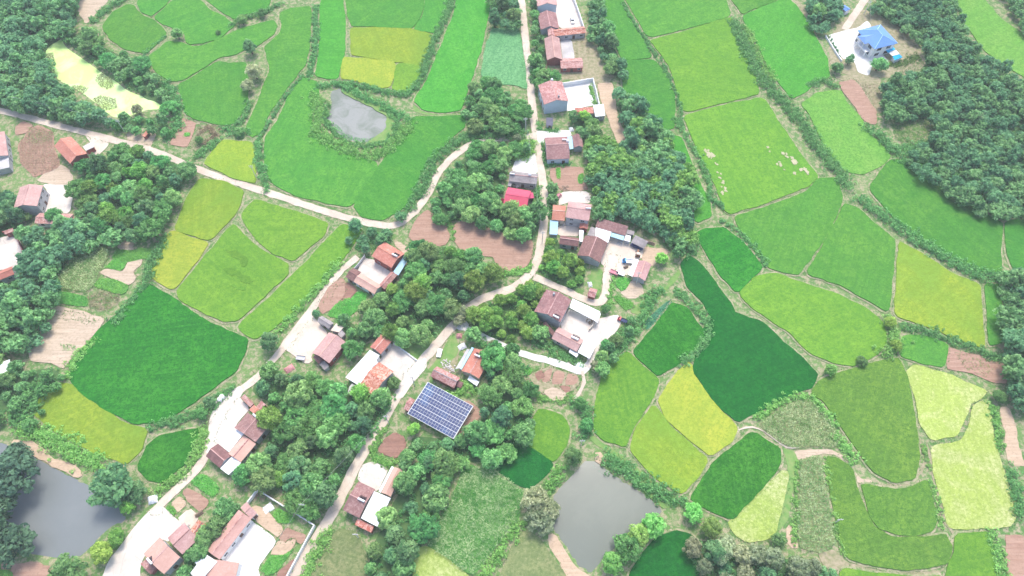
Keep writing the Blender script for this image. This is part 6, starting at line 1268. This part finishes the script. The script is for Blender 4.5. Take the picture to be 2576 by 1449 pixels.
for t, s, w, h, mt, lab in HD:
    P = T(t, W(s), h * .5); o = link('shrub_strip', quads('shrub_strip', *shrubs(P, w * 1.35, h * 1.1, 0.31 if h < 1.2 else .38)), None, M.get(mt + '_m', M[mt])); tag(o, lab, 'shrubs', None, 'stuff')
def crop(t, s, name, label, mat, sx, sy, size, h, cat='crop', deg=20, up=.35, per=5, skip=.05, thin=None):
    """rows of small leafy plants over a plot"""
    P = T(t, W(s), h * .5)[:, :2]; c = P.mean(0); a = R(deg); ax, ay = np.array([math.cos(a), math.sin(a)]), np.array([-math.sin(a), math.cos(a)])
    rad = np.linalg.norm(P - c, axis=1).max(); U, Vv = np.meshgrid(np.arange(-rad, rad, sx), np.arange(-rad, rad, sy)); X = c + U.reshape(-1, 1) * ax + Vv.reshape(-1, 1) * ay + rng.normal(size=(U.size, 2)) * .12
    X = X[inside(P, X[:, 0], X[:, 1])]; X = X[rng.random(len(X)) > skip]
    if thin is not None: X = X[rng.random(len(X)) < thin(X)]
    X = np.repeat(X, per, 0); n = len(X); u = rng.normal(size=(n, 3)); u[:, 2] = np.abs(u[:, 2]) * up + .15; u /= np.linalg.norm(u, axis=1)[:, None]
    C = np.c_[X + u[:, :2] * size * .6, rng.uniform(.45, 1.0, n) * h]
    nrm = np.cross(u, np.cross(u, np.array([0, 0, 1.0]))) * -1 + rng.normal(size=u.shape) * .3
    hs_ = lambda g: rng.random((97, 89))[np.floor(X[:, 0] / g).astype(int) % 97, np.floor(X[:, 1] / g).astype(int) % 89]
    q = leaf_quads(C, nrm, rng.uniform(.7, 1.25, n) * size, .3); o = link(name, quads(name, q, np.clip(.62 * hs_(1.1) + .3 * hs_(4.0) + rng.normal(.04, .16, n), 0, 1)), None, M[mat]); tag(o, label, cat, None, 'stuff'); return o
sheet('tilled_ground', 'H', W('915,625 1130,620 1380,800 1370,900 1330,1040 1200,1200 1100,1330 1000,1440 900,1400 780,1310 650,1220 700,1080 800,900 880,750'), 'bed_green', .03, 'green soil of the large corn field', .3, False)
crop('H', '920,625 1130,625 1375,800 1365,900 1325,1040 1195,1200 1095,1330 1000,1430 900,1395 780,1305 655,1218 700,1080 800,900 880,750', 'corn_crop', 'large corn field with tassels left of the pond willow', 'l_corn', .7, .45, .38, 1.7, deg=62, per=5)
sheet('tilled_ground', 'I', W('575,300 700,205 820,135 960,118 1060,195 1150,325 1192,420 1150,485 1000,470 850,495 760,455 650,385'), 'floor_fallow', .03, 'soil of the rounded corn plot', .2, False)
crop('I', '580,300 700,210 820,140 960,122 1060,200 1150,330 1188,420 1150,480 1000,465 850,490 760,450 650,380', 'corn_crop', 'rounded corn plot between the darkest and olive paddies', 'l_corn', .75, .5, .36, 1.5, deg=10, per=5)
sheet('tilled_ground', 'I', W('875,560 1045,530 1075,700 1115,900 1155,1200 1065,1285 880,1245 858,1000 880,800'), 'floor_fallow', .03, 'brown soil of the corn strip', .2, False)
crop('I', '880,565 1040,535 1070,700 1110,900 1150,1200 1060,1280 885,1240 862,1000 884,800', 'corn_crop', 'brown corn strip left of the outer horseshoe paddy', 'l_corn', .8, .55, .34, 1.5, deg=85, per=5, skip=.1)
sheet('tilled_ground', 'A', W('130,1080 250,945 400,975 405,1100 445,1190 455,1260 300,1325 250,1335 150,1235'), 'soil', .03, 'brown soil of the left corn plot', .3, False)
crop('A', '140,1080 255,955 395,985 395,1100 440,1190 450,1255 300,1318 250,1328 152,1230', 'corn_crop', 'withered corn plot above the two storey left house', 'l_dry', .9, .6, .34, 1.2, deg=75, per=4, skip=.2)
crop('A', '200,960 400,985 400,1060 330,1090 200,1080', 'weed_patch', 'green weeds in the withered corn plot', 'l_tuft', .6, .6, .3, .8, deg=30, per=3, skip=.45)
sheet('tilled_ground', 'D', W('425,640 640,385 800,395 835,460 765,580 725,700 640,765 430,725'), 'floor_fallow', .03, 'brown soil of the dense corn plot', .3, False)
crop('D', '432,640 640,392 798,402 828,460 758,580 718,700 640,758 433,720', 'corn_crop', 'dense yellowing corn plot beside the left wood', 'l_corn', .7, .5, .36, 1.6, deg=50, per=5)
crop('A', '1490,935 1640,960 1600,1050 1500,1130 1450,1140 1420,1100 1470,1030', 'corn_crop', 'dry stalk rows beside the split brown plot', 'l_dry', .9, .6, .3, 1.0, deg=70, per=4)
VG = [  # vegetable plots
 ('D', '790,570 860,500 930,495 960,530 920,600', 'bright leafy vegetable bed above the pale bare bed'), ('D', '840,500 880,430 1010,440 1060,420 1190,440 1190,490 1080,500 950,530', 'blue green vegetable bed below the bright beds'),
 ('D', '980,340 1020,300 1080,295 1115,340 1100,380 1010,370', 'bright green bed at the top of the vegetable plots'), ('D', '700,710 750,650 860,655 980,710 940,770 840,760', 'green vegetable bed below the pale bare bed'),
 ('D', '390,740 520,760 660,790 660,860 560,860 400,830', 'vegetable rows below the dense corn plot'), ('D', '190,400 300,350 350,380 330,440 210,470', 'vegetables beside the left edge yard'),
 ('G', '1445,740 1500,680 1570,690 1655,770 1650,820 1600,860 1540,820', 'dense dark green vegetable plot beside the lane'), ('G', '1245,930 1280,905 1320,930 1330,980 1310,1000', 'bright vegetable patch beside the large pale yard'),
 ('G', '2050,990 2090,930 2220,1000 2230,1040 2180,1050 2100,1050', 'vegetable patch inside the walled garden'), ('G', '1960,1400 2040,1290 2140,1290 2230,1230 2150,1330 2080,1420 2020,1449', 'weedy corner inside the walled garden'),
 ('E', '0,880 60,820 130,740 200,770 180,830 100,910 0,990', 'dense vegetable strip below the peach barn'), ('D', '2460,930 2540,840 2640,790 2650,870 2576,960', 'bright vegetable plot beside the threshing yard'),
 ('E', '2070,660 2120,635 2185,660 2150,730 2110,750 2075,710', 'bright green vegetable bed below the machinery yard'), ('E', '2040,790 2090,780 2200,830 2220,860 2150,900 2110,860', 'bright bean rows beside the lane loop'),
 ('E', '1385,1340 1430,1320 1440,1370 1400,1390', 'green corner of the allotment'), ('c', '1560,1160 1680,1150 1690,1420 1600,1420', 'bright row in the striped garden beds'), ('c', '2110,1330 2240,1280 2250,1450 2200,1560 2120,1520', 'green row at the right of the striped beds'),
 ('H', '240,500 330,590 400,610 350,620 235,580', 'grass tip above the concrete apron'), ('A', '1390,1000 1440,1000 1430,1030 1385,1030', 'small green bed in the split brown plot'), ('G', '-40,1400 80,1400 110,1480 -40,1480', 'bright bed in the bottom left corner'),
]
for k, (t, s, lab) in enumerate(VG): sheet('garden_bed', t, W(s), 'bed_green', .16 + .0011 * k, None, .15, False); crop(t, s, 'vegetable_bed', lab, 'l_veg', .5, .4, .3, .55, 'vegetables', random.uniform(0, 90), .6, 4, .06)
crop('Z', '2390,880 2440,890 2500,925 2480,950 2430,930', 'weed_patch', 'weeds on the fallow brown plot', 'l_tuft', .6, .6, .28, .4, 'weeds', 10, .6, 3, .6)
crop('D', '420,890 600,895 770,960 700,1010 520,980 400,950', 'weed_patch', 'weeds on the upper part of the bare pale field', 'l_tuft', .6, .6, .3, .35, 'weeds', 10, .6, 3, .55)
crop('D', '450,1140 560,1150 580,1190 480,1200', 'weed_patch', 'green clump on the bare pale field', 'l_hedge', .5, .5, .3, .5, 'weeds', 10, .6, 4, .3)
crop('D', '650,790 740,740 900,770 900,830 820,900 680,890', 'weed_patch', 'dry stalks beside the bare pale field', 'l_dry', .6, .6, .36, .9, 'weeds', 10, .6, 4, .25)
crop('C', '1300,600 1480,640 1500,760 1450,800 1370,690', 'weed_patch', 'scrub weeds beside the brown tilled plot', 'l_dry', .6, .6, .3, .5, 'weeds', 10, .6, 3, .4)
for t_, s_, l_ in (('q', '1150,470 1400,560 1750,900 1900,1050 1600,1000 1350,700', 'dry weeds behind the villa'), ('b', '950,330 1700,300 1750,420 950,530', 'dry weeds above the white walled yard'), ('n', '1180,120 1960,620 1900,650 1500,420 1200,240', 'dry weeds along the walled garden wall'), ('a', '1220,1000 1650,950 1850,1300 1300,1449', 'dry weeds beside the cracked grey yard')):
    crop(t_, s_, 'weed_patch', l_, 'l_dry', .8, .8, .26, .3, 'weeds', 20, .6, 3, .6)
crop('Z', '2245,300 2330,300 2360,330 2330,365 2280,370 2250,345', 'weed_patch', 'clearing of tall grass inside the large wood', 'l_tuft', .6, .6, .34, .6, 'weeds', 10, .5, 4, .15)
crop('C', '1900,560 1700,640 1600,560 1620,480 1780,430', 'weed_patch', 'scrub on the slope right of the villa', 'l_tuft', .7, .7, .36, .6, 'weeds', 10, .5, 3, .3)
for s, lab in (('730,565 780,545 845,590 855,650 810,675 740,640 715,600', 'upper brown weed island on the algae pond'), ('540,640 600,640 665,660 640,700 570,720 530,680', 'left brown weed island on the algae pond'), ('700,740 760,715 870,740 885,810 800,830 730,790', 'lower brown weed island on the algae pond'), ('335,410 395,390 415,470 410,540 360,490', 'brown weed fringe at the algae pond head')):
    P = T('A', W(s), -.25); o = crop('A', s, 'water_weed', lab, 'l_weed', .45, .45, .3, .05, 'weeds', 0, .3, 4, .1); o.location.z = -.28
o = crop('E', '2290,985 2378,900 2485,802 2500,825 2440,905 2372,985 2302,1043', 'lotus_leaves', 'round lotus leaves filling the narrow pool', 'l_lotus', .6, .5, .4, .5, 'lotus', 0, 1.5, 4, .08); o.location.z = -.2
crop('Z', '835,318 870,345 910,358 960,352 985,330 960,340 910,348 870,335 845,310', 'water_weed', 'green weed fringe on the lower scummy pond', 'l_hedge', .5, .5, .3, .1, 'weeds', 0, .3, 4, .2).location.z = -.3
crop('H', '1890,600 1960,640 2050,700 2030,715 1960,690 1900,640', 'water_weed', 'pale scum at the head of the grey green pond', 'l_lotus', .6, .6, .2, .02, 'weeds', 0, .1, 2, .5).location.z = -.29
# weeds and grass tufts on the field banks: one object
Q, Tn = [], []
for P in FIELDS + VERGE:
    C = resample(ccw(P), .55); n = len(C); nrm = np.stack([np.gradient(C[:, 1]), -np.gradient(C[:, 0])], 1); nrm /= np.linalg.norm(nrm, axis=1)[:, None] + 1e-9
    keep = rng.random(n) < .75; X = C[keep] + nrm[keep] * np.abs(rng.normal(.0, .55, keep.sum()))[:, None]; X = np.repeat(X, 3, 0) + rng.normal(size=(keep.sum() * 3, 2)) * .12; m_ = len(X)
    Q.append(leaf_quads(np.c_[X, rng.uniform(.05, .5, m_)], rng.normal(size=(m_, 3)) * .6 + np.array([0, 0, .6]), rng.uniform(.1, .26, m_))); Tn.append(rng.uniform(0, 1, m_))
tag(link('bank_grass', quads('bank_grass', np.concatenate(Q), np.concatenate(Tn)), None, M['l_tuft']), 'weeds and grass growing along the field banks', 'grass', None, 'stuff')
print('trees', NT[0], 'tris', sum(len(m_.polygons) * 2 for m_ in bpy.data.meshes))
# ---------------------------------------------------------------- summer haze: one closed box of air round camera and ground
hz = MB().box(-7000, 7000, -7000, 10000, -3.0, CAM_H + 4).build('haze', None)
hm = bpy.data.materials.new('haze_air'); hm.use_nodes = True; hn = hm.node_tree; hn.nodes.remove(hn.nodes['Principled BSDF'])
pv_ = hn.nodes.new('ShaderNodeVolumePrincipled'); pv_.inputs['Color'].default_value = (.93, .97, 1.0, 1); pv_.inputs['Density'].default_value = .00023; pv_.inputs['Anisotropy'].default_value = 0.0
hn.links.new(pv_.outputs[0], hn.nodes['Material Output'].inputs['Volume']); hz.data.materials.append(hm)
tag(hz, 'pale summer haze over the whole valley', 'haze', None, 'stuff')
